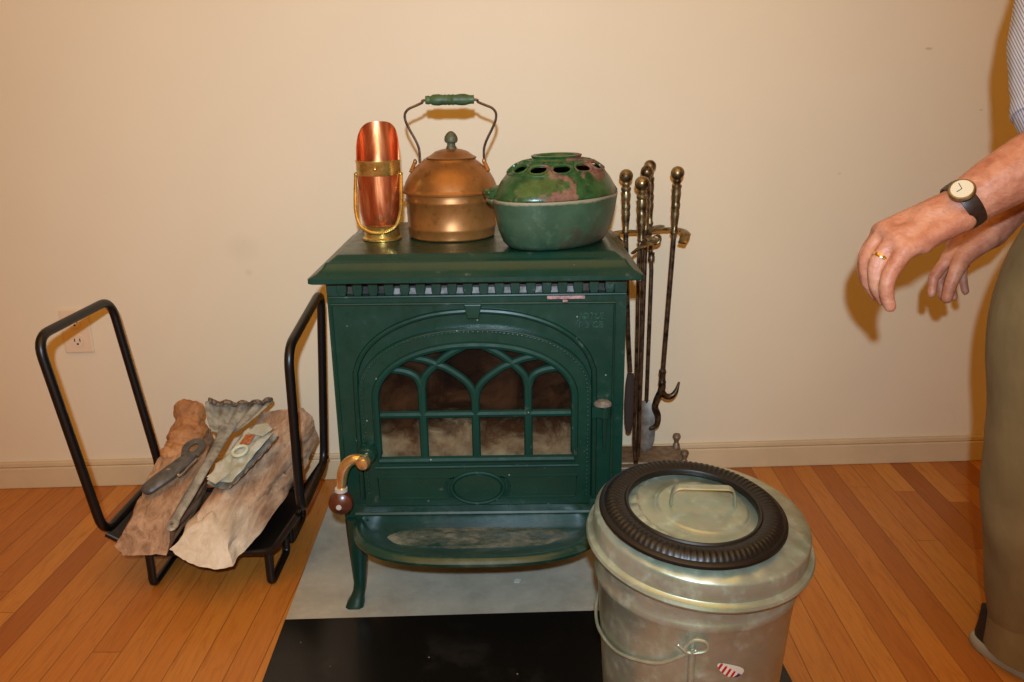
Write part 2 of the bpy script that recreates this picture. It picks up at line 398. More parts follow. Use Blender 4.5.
M['silver'] = pbr('silver_ring_metal', hexl(200, 192, 176), .22, 1)
M['shoe'] = pbr('dark_shoe_upper', hexl(30, 26, 24), .6); M['sole'] = pbr('pale_rubber_sole', hexl(160, 158, 138), .55)
M['plate'] = pbr('beige_outlet_plastic', hexl(226, 200, 166), .4); M['hole'] = pbr('outlet_slot', hexl(40, 28, 18), .7)
M['eye'] = pbr('eye_white', hexl(220, 214, 204), .3); M['lips'] = pbr('lip_skin', hexl(170, 100, 84), .5)

# ------------------------------------------------------------------ setting
WS = .0335
wy = lambda x: 2.154 + WS * x
XL, XR, YB, ZC = -2.7, 2.4, -3.2, 2.45
struct('floor', MB().box((XL, YB, -.05), (XR, 2.35, 0)), M['floor'])
def wallpiece(x0, x1, z0, z1, d0, d1):
    vs = []
    for z in (z0, z1):
        for x, d in ((x0, d0), (x1, d0), (x1, d1), (x0, d1)): vs.append((x, wy(x) + d, z))
    return MB().add(vs, [(3,2,1,0),(4,5,6,7),(0,1,5,4),(1,2,6,5),(2,3,7,6),(3,0,4,7)])
struct('wall_back', wallpiece(XL, XR, 0, ZC, 0, .1), M['wall'])
bb = wallpiece(XL, XR, 0, .062, -.016, -.0005); b2 = wallpiece(XL, XR, .0625, .077, -.012, -.0005)
bb.add(b2.v, b2.f)
struct('baseboard_back', bb, M['base'], bevel=.003)
struct('wall_left', MB().box((XL - .1, YB, 0), (XL, 2.2, ZC)), M['wall'])
struct('wall_right', MB().box((XR, YB, 0), (XR + .1, 2.3, ZC)), M['wall'])
struct('ceiling', MB().box((XL - .1, YB, ZC), (XR + .1, 2.4, ZC + .06)), M['ceil'])

def quad_slab(p, z0, z1):
    return MB().add([(x, y, z0) for x, y in p] + [(x, y, z1) for x, y in p], [(3,2,1,0),(4,5,6,7),(0,1,5,4),(1,2,6,5),(2,3,7,6),(3,0,4,7)])
hp = obj('hearth_pad', quad_slab([(-.480, 1.470), (.50, 1.4945), (.483, 2.12), (-.495, 2.10)], .0005, .006), M['hearth'], sharp=None, bevel=.001)
tag(hp, 'grey cement hearth board on the wood floor under the green stove', 'hearth board')
bm_ = obj('hearth_strip', quad_slab([(-.466, 1.0), (.515, 1.02), (.50, 1.4935), (-.480, 1.469)], .0005, .009), M['blackmat'], sharp=None, bevel=.0015)
tag(bm_, 'glossy black board on the floor in front of the grey hearth board', 'hearth board')
mb = MB().prism([(-.009, -.005), (.002, -.009), (.010, .001), (.001, .008), (-.006, .004)], .0012, Matrix.Translation((.004, 1.60, .0062)) @ Matrix.Rotation(.3, 4, 'Z'))
tag(obj('paper_scrap', mb, M['paper'], sharp=None), 'tiny white paper scrap on the grey hearth board below the stove', 'scrap')

# outlet
xo = -1.158; yo = wy(xo); zo = .452
out = thing('wall_outlet', 'beige electrical outlet plate on the wall behind the left rack hoop', 'outlet', (xo, yo - .001, zo))
Rz = Matrix.Translation((xo, yo - .001, zo)) @ Matrix.Rotation(math.atan(WS), 4, 'Z')
obj('cover_plate', MB().box((-.038, -.006, -.06), (.038, 0, .06)).xf(Rz), M['plate'], out, sharp=None, bevel=.003)
for dz in (.026, -.026):
    fz = obj('receptacle', MB().lathe([(.0, .0), (.0165, 0), (.0165, .0025), (.0, .0025)], 24, M=Matrix.Translation((0, -.006, dz)) @ Matrix.Rotation(PI/2, 4, 'X')).xf(Rz), M['plate'], out)
    sl = MB()
    for dx in (-.007, .007): sl.box((dx - .0012, -.0092, dz - .002), (dx + .0012, -.0083, dz + .007))
    sl.box((-.0025, -.0092, dz - .0105), (.0025, -.0083, dz - .006))
    obj('plug_slots', sl.xf(Rz), M['hole'], fz, sharp=None)

# ------------------------------------------------------------------ wood stove
CX = -.0655; YF = 1.52
stove = thing('wood_stove', 'dark green enamelled cast iron wood stove with an arched glass door', 'wood stove', (CX, 1.70, 0))
HW = .284; ZB, ZT = .215, .7155; YBK = 1.90
DX = -.0735                                   # door centre
def arch(hw, zb, zs, zt, n=48, ex=2.15, nb=8, ns=8):
    """closed outline from lower left, up over the arch, down, back along the bottom"""
    pts = [(-hw, zb + (zs - zb)*i/ns) for i in range(ns)]
    for i in range(n + 1):
        a = PI - PI*i/n; ca, sa = math.cos(a), math.sin(a)
        pts.append((hw*math.copysign(abs(ca)**(2/ex), ca), zs + (zt - zs)*abs(sa)**(2/ex)))
    pts += [(hw, zs + (zb - zs)*(i + 1)/ns) for i in range(ns)]
    pts += [(hw - 2*hw*(i + 1)/nb, zb) for i in range(nb - 1)]
    return pts
def ring_plate(inner, outer, y0, y1):
    n = len(inner)
    vs = [(x, y0, z) for x, z in inner] + [(x, y0, z) for x, z in outer] + [(x, y1, z) for x, z in outer] + [(x, y1, z) for x, z in inner]
    fs = []
    for k in range(4):
        a, b = k*n, ((k + 1) % 4)*n
        fs += [(a + i, a + (i+1) % n, b + (i+1) % n, b + i) for i in range(n)]
    return MB().add(vs, fs)
def to_rect(inner, c, x0, x1, z0, z1):
    res = []
    for x, z in inner:
        dx, dz = x - c[0], z - c[1]; k = 1e9
        if dx > 1e-9: k = min(k, (x1 - c[0])/dx)
        if dx < -1e-9: k = min(k, (x0 - c[0])/dx)
        if dz > 1e-9: k = min(k, (z1 - c[1])/dz)
        if dz < -1e-9: k = min(k, (z0 - c[1])/dz)
        res.append([c[0] + dx*k, c[1] + dz*k])
    for q in ((x0, z0), (x1, z0), (x0, z1), (x1, z1)):
        i = min(range(len(res)), key=lambda j: (res[j][0]-q[0])**2 + (res[j][1]-q[1])**2); res[i] = list(q)
    return [tuple(r) for r in res]
# front frame with the door opening
din = [(x + DX, z) for x, z in arch(.224, .262, .492, .606)]
fr = ring_plate(din, to_rect(din, (DX, .43), CX - HW, CX + HW, ZB, .6835), YF, YF + .03)
obj('front_frame', fr, M['enamel'], stove, sharp=30)
# side, back, bottom walls
sh = MB()
for s in (-1, 1): sh.box((CX + s*HW - (.012 if s > 0 else 0), YF + .031, ZB), (CX + s*HW + (.012 if s < 0 else 0), YBK, ZT))
sh.box((CX - HW + .013, YBK - .012, ZB), (CX + HW - .013, YBK, ZT))
sh.box((CX - HW + .013, YF + .031, ZB), (CX + HW - .013, YBK - .013, ZB + .012))
sh.box((CX - HW + .013, YF + .05, ZT - .04), (CX + HW - .013, YBK - .013, ZT - .028))
obj('shell', sh, M['enamel'], stove, sharp=None, bevel=.003)
fb = MB().box((CX - .25, YBK - .06, ZB + .0125), (CX + .25, YBK - .02, .60))
for s in (-1, 1): fb.box((CX + s*.262 - .01, YF + .05, ZB + .0125), (CX + s*.262 + .01, YBK - .065, .60))
obj('firebrick_lining', fb, M['brick'], stove, sharp=None)
ab = MB(); N = 22; vs = []; fs = []
for j in range(N + 1):
    for i in range(N + 1):
        x = -.24 + .48*i/N; y = .05 + .24*j/N
        vs.append((CX + x, YF + y, .335 + .035*noise.noise(Vector((x*11, y*11, 2))) + .05*(j/N)))
fs = [(j*(N+1)+i, j*(N+1)+i+1, (j+1)*(N+1)+i+1, (j+1)*(N+1)+i) for j in range(N) for i in range(N)]
obj('ash_bed', ab.add(vs, fs), M['ash'], stove, stuff=True)
def stick(a, b, r):
    m = MB(); P = [Vector(a).lerp(Vector(b), i/8) for i in range(9)]
    m.tube([p + Vector((0, 0, .006*noise.noise(p*20))) for p in P], [r*(1 + .15*noise.noise(p*30)) for p in P], 10); return m
lg = stick((CX - .17, YF + .16, .425), (CX + .14, YF + .20, .45), .042); l2 = stick((CX - .10, YF + .22, .50), (CX + .17, YF + .13, .485), .036)
obj('charred_log', lg, M['char'], stove); obj('charred_log', l2, M['char'], stove)
# dentil vent under the top
gr = MB()
gr.box((CX - HW, YF + .022, .684), (CX + HW, YF + .03, ZT))
obj('vent_backing', gr, M['iron'], stove, sharp=None)
obj('vent_bar', MB().box((CX - .17, YF + .014, .684), (CX + .20, YF + .0215, .6955)), M['slot'], stove, sharp=None, label='greyish bar behind the dentils')
nd = 18; x0 = CX - .255; st = .0298
for i in range(nd):
    x = x0 + st*i
    if x + .0085 > CX + HW: break
    hz = [(-.0092, .715), (.0092, .715), (.0092, .694), (.0066, .6855), (-.0066, .6855), (-.0092, .694)]
    m = MB().add([(x + u, YF - .004, z) for u, z in hz] + [(x + u, YF + .0135, z) for u, z in hz],
                 [(0,1,2,3,4,5), (11,10,9,8,7,6)] + [(k, (k+1) % 6, 6 + (k+1) % 6, 6 + k) for k in range(6)])
    obj('vent_dentil', m, M['enamel'], stove, sharp=None, bevel=.0015)
for s in (-1, 1):
    obj('corner_block', MB().box((CX + s*.272 - .0118, YF - .003, .6845), (CX + s*.272 + .0118, YF + .0135, .715)), M['enamel'], stove, sharp=None, bevel=.002)
# raised lines of the front
pl = MB()
pl.tube([(CX - .277, YF - .001, .222), (CX - .277, YF - .001, .669), (CX + .262, YF - .001, .666), (CX + .262, YF - .001, .222)], .0035, 8)
pl.tube([(CX - HW + .002, YF + .001, .682), (CX + HW - .002, YF + .001, .682)], .003, 8)
obj('panel_moulding', pl, M['enamel'], stove)
hood = [(-.233, .50), (-.229, .54), (-.212, .575), (-.180, .606), (-.135, .630), (-.075, .647), (0, .653), (.075, .647), (.135, .630), (.180, .606), (.212, .575), (.229, .54), (.233, .50), (.235, .26)]
hm = MB().tube(cat([(DX + x, YF, z) for x, z in [(-.235, .26)] + hood], 5), .0075, 10, flat=(1, .8))
obj('arch_moulding', hm, M['enamel'], stove)
kb = MB().add([(DX - .017, YF - .012, .668), (DX + .017, YF - .012, .668), (DX + .011, YF - .012, .640), (DX - .011, YF - .012, .640), (DX - .017, YF + .001, .668), (DX + .017, YF + .001, .668), (DX + .011, YF + .001, .640), (DX - .011, YF + .001, .640)],
              [(0,3,2,1), (4,5,6,7), (0,1,5,4), (1,2,6,5), (2,3,7,6), (3,0,4,7)])
obj('keystone', kb, M['enamel'], stove, sharp=None, bevel=.002)
# door
din2 = [(x + DX, z) for x, z in arch(.192, .352, .478, .588)]
dout = [(x + DX, z) for x, z in arch(.227, .2475, .492, .6215)]
door = obj('door', ring_plate(din2, dout, YF - .016, YF + .006), M['enamel'], stove, sharp=30, bevel=.002)
lipi = MB().tube([(x*1.012 + DX*(1 - 1.012), YF - .016, .47 + (z - .47)*1.012) for x, z in din2], .0075, 8, closed=True)
obj('glass_bead', lipi, M['dull'], door)
gl = MB(); n = len(din2); gl.add([(x, YF - .001, z) for x, z in din2] + [(x, YF + .003, z) for x, z in din2], [tuple(range(n)), tuple(range(2*n - 1, n - 1, -1))] + [(i, (i+1) % n, n + (i+1) % n, n + i) for i in range(n)])
gp = obj('glass_pane', gl, M['glass'], door, sharp=None, label='sooty glass pane')
# material of the pane uses heights above its lower edge
for v in gp.data.vertices: v.co.z -= .352
gp.location.z += .352
yt = YF - .011
tr = MB()
def rib(p, r=.0068): tr.tube([(DX + x, yt, z) for x, z in p], r, 8, flat=(1, 1.25), up=(0, 1, 0))
rib([(-.196, .446), (.196, .446)], .0062)
for x in (-.1035, 0, .1035): rib([(x, .343), (x, .40), (x, .508 if x else .476)])
cL = [(0, .470), (-.006, .498), (-.022, .519), (-.052, .541), (-.070, .549), (-.097, .560), (-.130, .565)]
lR = [(-.1035, .500), (-.096, .526), (-.074, .549), (-.050, .569), (-.018, .586)]
lL = [(-.1035, .500), (-.113, .524), (-.134, .536), (-.166, .541)]
for P in (cL, lR, lL):
    q = cat([(x, z, 0) for x, z in P], 5)
    for s in (1, -1): rib([(s*v.x, v.y) for v in q], .0062)
obj('window_tracery', tr, M['dull'], door)
bd = MB(); bp = cat([(DX + x, YF - .017, z) for x, z in ((-.219, .27), (-.220, .40), (-.219, .49), (-.209, .535), (-.170, .577), (-.117, .601), (-.055, .613), (0, .616), (.055, .613), (.117, .601), (.170, .577), (.209, .535), (.219, .49), (.220, .40), (.219, .27))], 30)
acc = 0; last = bp[0]
for p in bp[1:]:
    acc += (p - last).length; last = p
    if acc > .0074: acc = 0; bd.ball(p, .0021, 6)
obj('bead_trim', bd, M['enamel'], door)
dm = MB()
ov = [(DX + .053*math.cos(2*PI*k/40), YF - .0165, .2875 + .034*math.sin(2*PI*k/40)) for k in range(40)]
dm.tube(ov, .0040, 8, closed=True)
def qpanel(s):
    a = [(s*.058, .313), (s*.200, .314), (s*.198, .266), (s*.056, .266)]
    arcp = [(s*(.064*math.cos(q)), .289 + .04*math.sin(q)) for q in (-.55, -.25, 0, .25, .55)]
    return [(DX + x, YF - .0165, z) for x, z in [(s*.046, .313), (s*.200, .314), (s*.198, .266), (s*.046, .266)] + arcp]
for s in (-1, 1): dm.tube(qpanel(s), .0029, 6, closed=True)
dm.tube([(DX - .203, YF - .016, .335), (DX + .203, YF - .016, .335)], .004, 8)
obj('door_moulding', dm, M['dull'], door)
ovp = MB().lathe([(0, 0), (1, 0), (.93, .003), (0, .004)], 40, M=Matrix.Translation((DX, YF - .0155, .2875)) @ Matrix.Rotation(PI/2, 4, 'X') @ Matrix.Diagonal((.050, .031, 1, 1)))
obj('oval_medallion', ovp, M['enamel'], door)
# handle
hy = 1.462
hd = thing.__wrapped__ if False else None
hub = MB().lathe([(0, 0), (.009, 0), (.0095, .010), (.0125, .012), (.0148, .018), (.0142, .025), (.010, .031), (0, .033)], 24, M=Matrix.Translation((-.291, hy + .014, .369)) @ Matrix.Rotation(PI/2, 4, 'X'))
arm = cat([(-.291, hy, .372), (-.309, hy, .374), (-.325, hy, .363), (-.334, hy, .343), (-.337, hy, .322), (-.339, hy, .306)], 6)
hub.tube(arm, lerpl([.0105, .0108, .0112, .011, .0095, .0080], 6), 14, round_caps=True)
handle = obj('door_handle', hub, M['brass'], stove, label='curved brass door handle')
hk = MB().lathe([(0, 0), (.014, 0), (.0225, .006), (.0245, .014), (.023, .023), (.015, .030), (0, .032)], 28, M=Matrix.Translation((-.341, hy + .012, .2825)) @ Matrix.Rotation(PI/2, 4, 'X'))
obj('wooden_knob', hk, M['knobwood'], handle)
sc = MB().lathe([(0, 0), (.0055, 0), (.0055, .002), (0, .0025)], 8, M=Matrix.Translation((-.342, hy - .0195, .281)) @ Matrix.Rotation(PI/2, 4, 'X'))
M['nickel'] = pbr('brushed_nickel', hexl(206, 202, 190), .35, .4)
obj('knob_screw', sc, M['nickel'], handle)
obj('steel_ferrule', MB().lathe([(.0, 0), (.0125, 0), (.0125, .007), (0, .007)], 16, c=(-.339, hy, .306)), M['nickel'], handle)
obj('latch_boss', MB().lathe([(0, 0), (.020, 0), (.019, .036), (.016, .042), (0, .043)], 20, M=Matrix.Translation((-.288, YF - .0, .372)) @ Matrix.Rotation(PI/2, 4, 'X')), M['enamel'], stove)
# hinge
hg = MB().lathe([(0, 0), (.0115, 0), (.0115, .020), (.013, .022), (.013, .026), (0, .026)], 18, c=(.181, YF - .008, .434))
hg.box((.155, YF - .016, .436), (.181, YF - .0005, .4585)); hg.tube([(.181, YF - .004, .435), (.182, YF - .003, .36)], [.006, .003], 8)
obj('door_hinge', hg, M['enamel'], stove)
obj('hinge_cap', MB().lathe([(0, 0), (.0145, 0), (.014, .005), (.009, .010), (0, .0115)], 18, c=(.176, YF - .010, .4605), sx=1.25), M['greysteel'], stove, label='worn grey hinge cap')
# air lever and badge
al = MB().box((.067, YF - .012, .676), (.139, YF - .004, .6825)); al.box((.096, YF - .018, .671), (.106, YF - .004, .676)); al.box((.0985, YF - .01, .677), (.1035, YF + .004, .6815))
obj('air_lever', al, M['worn'], stove, sharp=None, bevel=.0015, label='worn pinkish air lever')
def text(s, size, shear, loc, parent, mat, depth=.0008):
    cu = bpy.data.curves.new('letters', 'FONT'); cu.body = s; cu.size = size; cu.shear = shear; cu.extrude = depth; cu.align_x = 'CENTER'
    tmp = bpy.data.objects.new('letters', cu); COL.objects.link(tmp)
    me = bpy.data.meshes.new_from_object(tmp.evaluated_get(bpy.context.evaluated_depsgraph_get()))
    bpy.data.objects.remove(tmp); me.materials.clear(); me.materials.append(mat)
    me.transform(Matrix.Rotation(PI/2, 4, 'X')); o = bpy.data.objects.new('raised_lettering', me); COL.objects.link(o)
    o.parent = parent; o.location = Vector(loc) - wpos(parent); return o
M['letters'] = pbr('highlight_green_lettering', hexl(30, 70, 54), .3)  # lighter green puts the highlights of the raised letters into their colour
text('JØTUL', .0175, .35, (.152, YF - .0006, .634), stove, M['letters'], .0018)
text('F 3 CB', .0175, .1, (.151, YF - .0006, .6165), stove, M['letters'], .0018)
# top plate: stepped ogee edge
def rr(hx, y0, y1, z, r=.006):
    out_ = []
    for cx, cy, a0 in ((CX + .0 + hx - r, y0 + r, -90), (CX + hx - r, y1 - r, 0), (CX - hx + r, y1 - r, 90), (CX - hx + r, y0 + r, 180)):
        for k in range(5):
            a = rad(a0 + 22.5*k); out_.append(Vector((cx + r*math.cos(a), cy + r*math.sin(a), z)))
    return out_
L0 = (.3095, 1.482, 1.955)
def ins(d, z): return rr(L0[0] - d, L0[1] + d, L0[2] - d, z)
tp = MB().loft([ins(.004, .7158), ins(0, .718), ins(0, .7265), ins(.003, .7285), ins(.013, .733), ins(.023, .7415), ins(.027, .7475), ins(.0285, .7505), ins(.033, .7515), ins(.037, .7545), ins(.043, .7585), ins(.046, .7615), ins(.049, .7627), ins(.055, .763), ins(.20, .763)])
obj('top_plate', tp, M['lid'], stove, sharp=50)
# ash lip
def sup(hw, dep, z, yb, n=40, ex=2.7):
    return [Vector((DX + hw*math.copysign(abs(math.cos(a))**(2/ex), math.cos(a)), yb - dep*abs(math.sin(a))**(2/ex), z)) for a in [PI - PI*i/n for i in range(n + 1)]]
yb = YF - .001
def lring(hw, dep, z):
    p = sup(hw, dep, z, yb); return p
rings = [lring(.215, .135, .190), lring(.238, .158, .1955), lring(.2535, .1705, .203), lring(.2545, .1715, .209), lring(.251, .168, .2125), lring(.247, .164, .217), lring(.240, .157, .2185), lring(.234, .151, .2165), lring(.222, .128, .207), lring(.20, .105, .2045), lring(.185, .085, .2045)]
lp = MB(); lp.loft(rings, caps=True)
obj('ash_lip', lp, M['lip'], stove, sharp=40)
lpb = MB(); lpb.tube([(DX - .252, YF - .004, .226), (DX + .252, YF - .004, .225)], .006, 8)
lpb.box((DX - .250, YF - .007, .198), (DX + .250, YF - .0005, .246))
obj('lip_ledge', lpb, M['lip'], stove)
# drift of ash on the lip
vs = []; fs = []
nx, ny = 48, 8
for j in range(ny + 1):
    for i in range(nx + 1):
        u = i/nx*2 - 1; v = j/ny*2 - 1; k_ = max(0, 1 - abs(u)**4)**.5
        x = DX + .188*u; y = 1.452 + .044*v*k_ + .004*noise.noise(Vector((x*25, 3, j)))
        e = max(0, 1 - u**6)*max(0, 1 - v**4)
        vs.append((x, y, .2040 + e*(.0022 + .0022*noise.noise(Vector((x*45, y*45, 0))))))
fs = [(j*(nx+1)+i, j*(nx+1)+i+1, (j+1)*(nx+1)+i+1, (j+1)*(nx+1)+i) for j in range(ny) for i in range(nx)]
t = NT('pale_ash_dust'); n1_ = t.noise(38, 6, .7); n2_ = t.noise(12, 5, .7, t.mapv((.6, 1.6, 1)))
t.set(Base_Color=t.mix(t.step(n1_, .4, .62), hexl(72, 84, 70), hexl(124, 124, 108)), Roughness=.95, Alpha=t.math('MULTIPLY', t.step(n2_, .36, .56), .9)).bump(n1_, .4, .003)
obj('ash_dust', MB().add(vs, fs), t.m, stove, stuff=True)
# legs
for sx, sy, yl in ((-1, -1, 1.535), (1, -1, 1.535), (-1, 1, 1.865), (1, 1, 1.865)):
    xl = CX + sx*.262
    secs = [(.214, -.006*sx, .0275), (.19, -.005*sx, .0265), (.15, -.001*sx, .0215), (.10, .003*sx, .0155), (.055, .004*sx, .0125), (.038, .006*sx, .0125), (.022, .011*sx, .0145), (.0115, .0145*sx, .0180), (.0066, .0155*sx, .0190)]
    rg = []
    for z, dx, w in secs:
        dy = abs(dx)*sy*.9 if z < .04 else 0
        c_ = (xl + dx, yl + dy*1.0)
        rg.append([Vector((c_[0] + w*a, c_[1] + w*b, z)) for a, b in ((-1,-.6),(-.6,-1),(.6,-1),(1,-.6),(1,.6),(.6,1),(-.6,1),(-1,.6))])
    obj('leg', MB().loft(rg), M['enamel'], stove, sharp=50)

# ------------------------------------------------------------------ copper scoop-shaped match holder
ZT_ = .763
px, py = -.2640, 1.690
sc_ = thing('copper_scuttle', 'small polished copper scuttle with brass band and high curved back', 'copper scuttle', (px, py, ZT_))
R = .0425; n = 48
def hod_top(a):      # height of the rim round the body; a=0 faces the room
    c_ = math.cos(a)
    if c_ > 0: return .160
    return .160 + .073*max(0, 1 - abs(math.sin(a))**3.6)**(1/3)
rg = []
outer_b = [Vector((R*.80*math.sin(2*PI*k/n), -R*.80*math.cos(2*PI*k/n), .0305)) for k in range(n)]
def hring(f, rr_): return [Vector((rr_*math.sin(2*PI*k/n), -rr_*math.cos(2*PI*k/n), .030 + (hod_top(2*PI*k/n) - .030)*f)) for k in range(n)]
body = MB(); T0 = Matrix.Translation((px, py, ZT_))
body.loft([outer_b, hring(.10, R*.92), hring(.22, R*.98), hring(.4, R), hring(.6, R), hring(.85, R*1.0), hring(1, R*1.02), hring(1, R*.96), hring(.85, R*.95), hring(.3, R*.95), hring(.05, R*.86)])
obj('scuttle_body', body.xf(T0), M['copper'], sc_, sharp=60)
obj('brass_band', MB().lathe([(R*1.005, .131), (R*1.03, .133), (R*1.03, .156), (R*1.05, .1575), (R*1.05, .1605), (R*1.0, .1605), (R*1.0, .131)], n, c=(px, py, ZT_)), M['brass2'], sc_)
obj('foot_ring', MB().lathe([(.0, .001), (.0400, .001), (.0400, .004), (.0360, .007), (.0350, .028), (.0370, .0312), (0, .0312)], n, c=(px, py, ZT_)), M['brass2'], sc_)
hb = [(.0455, -.004, .132), (.0458, -.020, .10), (.0447, -.036, .062), (.036, -.0465, .036), (.018, -.0505, .024)]
bl = cat([(px - a_, py + b_, ZT_ + c_) for a_, b_, c_ in hb] + [(px, py - .0515, ZT_ + .021)] + [(px + a_, py + b_, ZT_ + c_) for a_, b_, c_ in hb[::-1]], 6)
obj('bail_handle', MB().tube(bl, .0034, 8), M['brass2'], sc_, label='hanging brass bail handle')
for dz, dy in ((.145, -R*1.04), (.016, -.0365)):
    obj('stud', MB().ball((px, py + dy, ZT_ + dz), .0036, 10, (1, .8, 1)), M['brass'], sc_)
for s in (-1, 1): obj('handle_pivot', MB().ball((px + s*.0448, py - .004, ZT_ + .132), .0045, 12), M['brass2'], sc_)

# ------------------------------------------------------------------ kettle
kx, ky = -.1225, 1.722
ket = thing('copper_kettle', 'old brown copper kettle with wire bail and green grip on the stove', 'kettle', (kx, ky, ZT_))
prof = [(0, .001), (.086, .001), (.0895, .004), (.0905, .018), (.0922, .021), (.0922, .025), (.0908, .028), (.0915, .072), (.0935, .075), (.0935, .079), (.092, .082), (.0925, .0905), (.0995, .0925), (.1000, .0955), (.0970, .098), (.0955, .1025), (.0910, .114), (.083, .128), (.071, .1415), (.060, .151), (.054, .155), (.0525, .158), (0, .158)]
obj('kettle_body', MB().lathe(prof, 56, c=(kx, ky, ZT_)), M['kettle'], ket, sharp=40)
kl = obj('kettle_lid', MB().lathe([(0, .163), (.0505, .163), (.0515, .1655), (.047, .1675), (.041, .171), (.033, .177), (.022, .1805), (.014, .182), (0, .182)], 48, c=(kx + .004, ky, ZT_ - .0047)), M['kettle'], ket, sharp=45)
obj('acorn_finial', MB().lathe([(0, .1832), (.0105, .1832), (.0105, .187), (.0085, .190), (.0085, .195), (.0125, .197), (.0138, .202), (.0128, .208), (.009, .214), (.004, .218), (0, .219)], 24, c=(kx + .0045, ky, ZT_ - .0065)), M['verdi'], kl, label='greenish acorn finial')
for s in (-1, 1):
    lug = MB().tube([(kx + s*.079, ky - .012, ZT_ + .133), (kx + s*.071, ky, ZT_ + .152), (kx + s*.079, ky + .012, ZT_ + .133)], .0032, 8, flat=(1, 1.3))
    lug.ball((kx + s*.0705, ky, ZT_ + .152), .0042, 10, (1, 1, 1.5))
    obj('handle_lug', lug, M['kettle'], ket)
wr = [(.066, .150), (.0655, .168), (.067, .181), (.073, .196), (.083, .215), (.0905, .232), (.0915, .246), (.084, .256), (.070, .262), (.056, .268), (.046, .273)]
kh = MB().tube(cat([(kx + .005 - x, ky, ZT_ + z) for x, z in wr] + [(kx + .005 + x, ky, ZT_ + z) for x, z in wr[::-1]], 5), .0026, 8)
kb_ = obj('bail_handle', kh, M['wire'], ket, label='bent wire bail')
gpf = [(0, -.049), (.0075, -.049), (.0085, -.046), (.0085, -.041), (.0075, -.039), (.0105, -.034), (.0112, -.022), (.0095, -.013), (.0105, -.010), (.0095, -.006), (.0108, -.002), (.0095, .002), (.0108, .006), (.0095, .010), (.0112, .020), (.0112, .030), (.009, .038), (.0085, .041), (.0085, .048), (0, .049)]
obj('grip', MB().lathe(gpf, 24, M=Matrix.Translation((kx + .005, ky, ZT_ + .273)) @ Matrix.Rotation(PI/2, 4, 'Y')), M['grip'], kb_, label='turned green wooden grip')
sp = cat([(kx + .030, ky + .080, ZT_ + .055), (kx + .036, ky + .112, ZT_ + .072), (kx + .040, ky + .135, ZT_ + .095), (kx + .046, ky + .150, ZT_ + .115)], 5)
obj('spout', MB().tube(sp, lerpl([.022, .018, .013, .011], 5), 16), M['kettle'], ket)

# ------------------------------------------------------------------ enamel steamer pot
qx, qy, qa = .0905, 1.622, rad(43)
pot = thing('steamer_pot', 'oval green cast iron steamer pot with rusty openwork lid', 'pot', (qx, qy, ZT_))
V_ = Vector
TP = Matrix.Translation((qx, qy, ZT_)) @ Matrix.Rotation(qa, 4, 'Z')
def oval(a, b, z, n=64): a, b = a*1.15, b*.99; return [Vector((a*math.cos(2*PI*k/n), b*math.sin(2*PI*k/n), z)) for k in range(n)]
pb = MB().loft([oval(.088, .067, .0008), oval(.097, .075, .003), oval(.105, .082, .012), oval(.114, .090, .035), oval(.120, .096, .065), oval(.1235, .099, .088), oval(.1245, .100, .0955), oval(.121, .0965, .0955), oval(.118, .094, .088), oval(.108, .085, .03), oval(.09, .07, .01)])
tab = MB()
def tabm(x0, x1, w0, w1, z0, z1):
    return MB().loft([[V_((-x0, -w0, z0)), V_((-x0, w0, z0)), V_((-x0, w0, z1)), V_((-x0, -w0, z1))], [V_((-(x0*.4 + x1*.6), -w0*.9, z0)), V_((-(x0*.4 + x1*.6), w0*.9, z0)), V_((-(x0*.4 + x1*.6), w0*.9, z1)), V_((-(x0*.4 + x1*.6), -w0*.9, z1))],
                      [V_((-x1, -w1, z0 + .001)), V_((-x1, w1, z0 + .001)), V_((-x1, w1, z1 - .001)), V_((-x1, -w1, z1 - .001))]])
PBT = tabm(.116, .134, .030, .016, .084, .0945)
TQ = TP @ Matrix.Rotation(rad(-26), 4, 'Z') @ Matrix.Translation((-.004, 0, 0))
obj('pot_tab', PBT.xf(TQ), M['pot'], pot, sharp=None, bevel=.002)
obj('pot_body', pb.xf(TP), M['pot'], pot, sharp=40)
# lid: skirt, lattice ribs, raised collar
ld = MB()
def dome(f):           # 0 = collar edge, 1 = rim
    return (.046 + (.122 - .046)*f, .042 + (.098 - .042)*f, .160 - .058*f**2.7 - .003*f)
def oz(f, dz=0, k=1.0): a, b, z = dome(f); return oval(a*k, b*k, z + dz)
ld.loft([oval(.123, .0985, .0965), oval(.1235, .099, .1005), oz(.93), oz(.80), oz(.62), oz(.59, -.002), oz(.57, -.004), oz(.60, -.008), oz(.80, -.006), oval(.117, .093, .0965)], closed=True)
obj('lid_skirt', ld.xf(TP), M['potlid'], pot, sharp=50)
ltb = MB(); NA, NF = 288, 40; nh = 12
def dpt(th, f, dz=0): a, b, z = dome(f); return Vector((a*1.15*math.cos(th), b*.99*math.sin(th), z + dz))
def hole(th, f):
    for f0, df, ph, wd in ((.20, .10, 0, .34), (.49, .125, .5, .37)):
        u = (th*nh/(2*PI) + ph) % 1 - .5
        if (abs(u)/wd)**2.4 + (abs(f - f0)/df)**2.4 < 1: return True
    return False
F0, F1 = .02, .66
vs = [dpt(2*PI*i/NA, F0 + (F1 - F0)*j/NF, dz) for dz in (.0012, -.0010) for j in range(NF + 1) for i in range(NA)]
keep = [[not hole(2*PI*(i + .5)/NA, F0 + (F1 - F0)*(j + .5)/NF) for i in range(NA)] for j in range(NF)]
off = NA*(NF + 1); fs = []
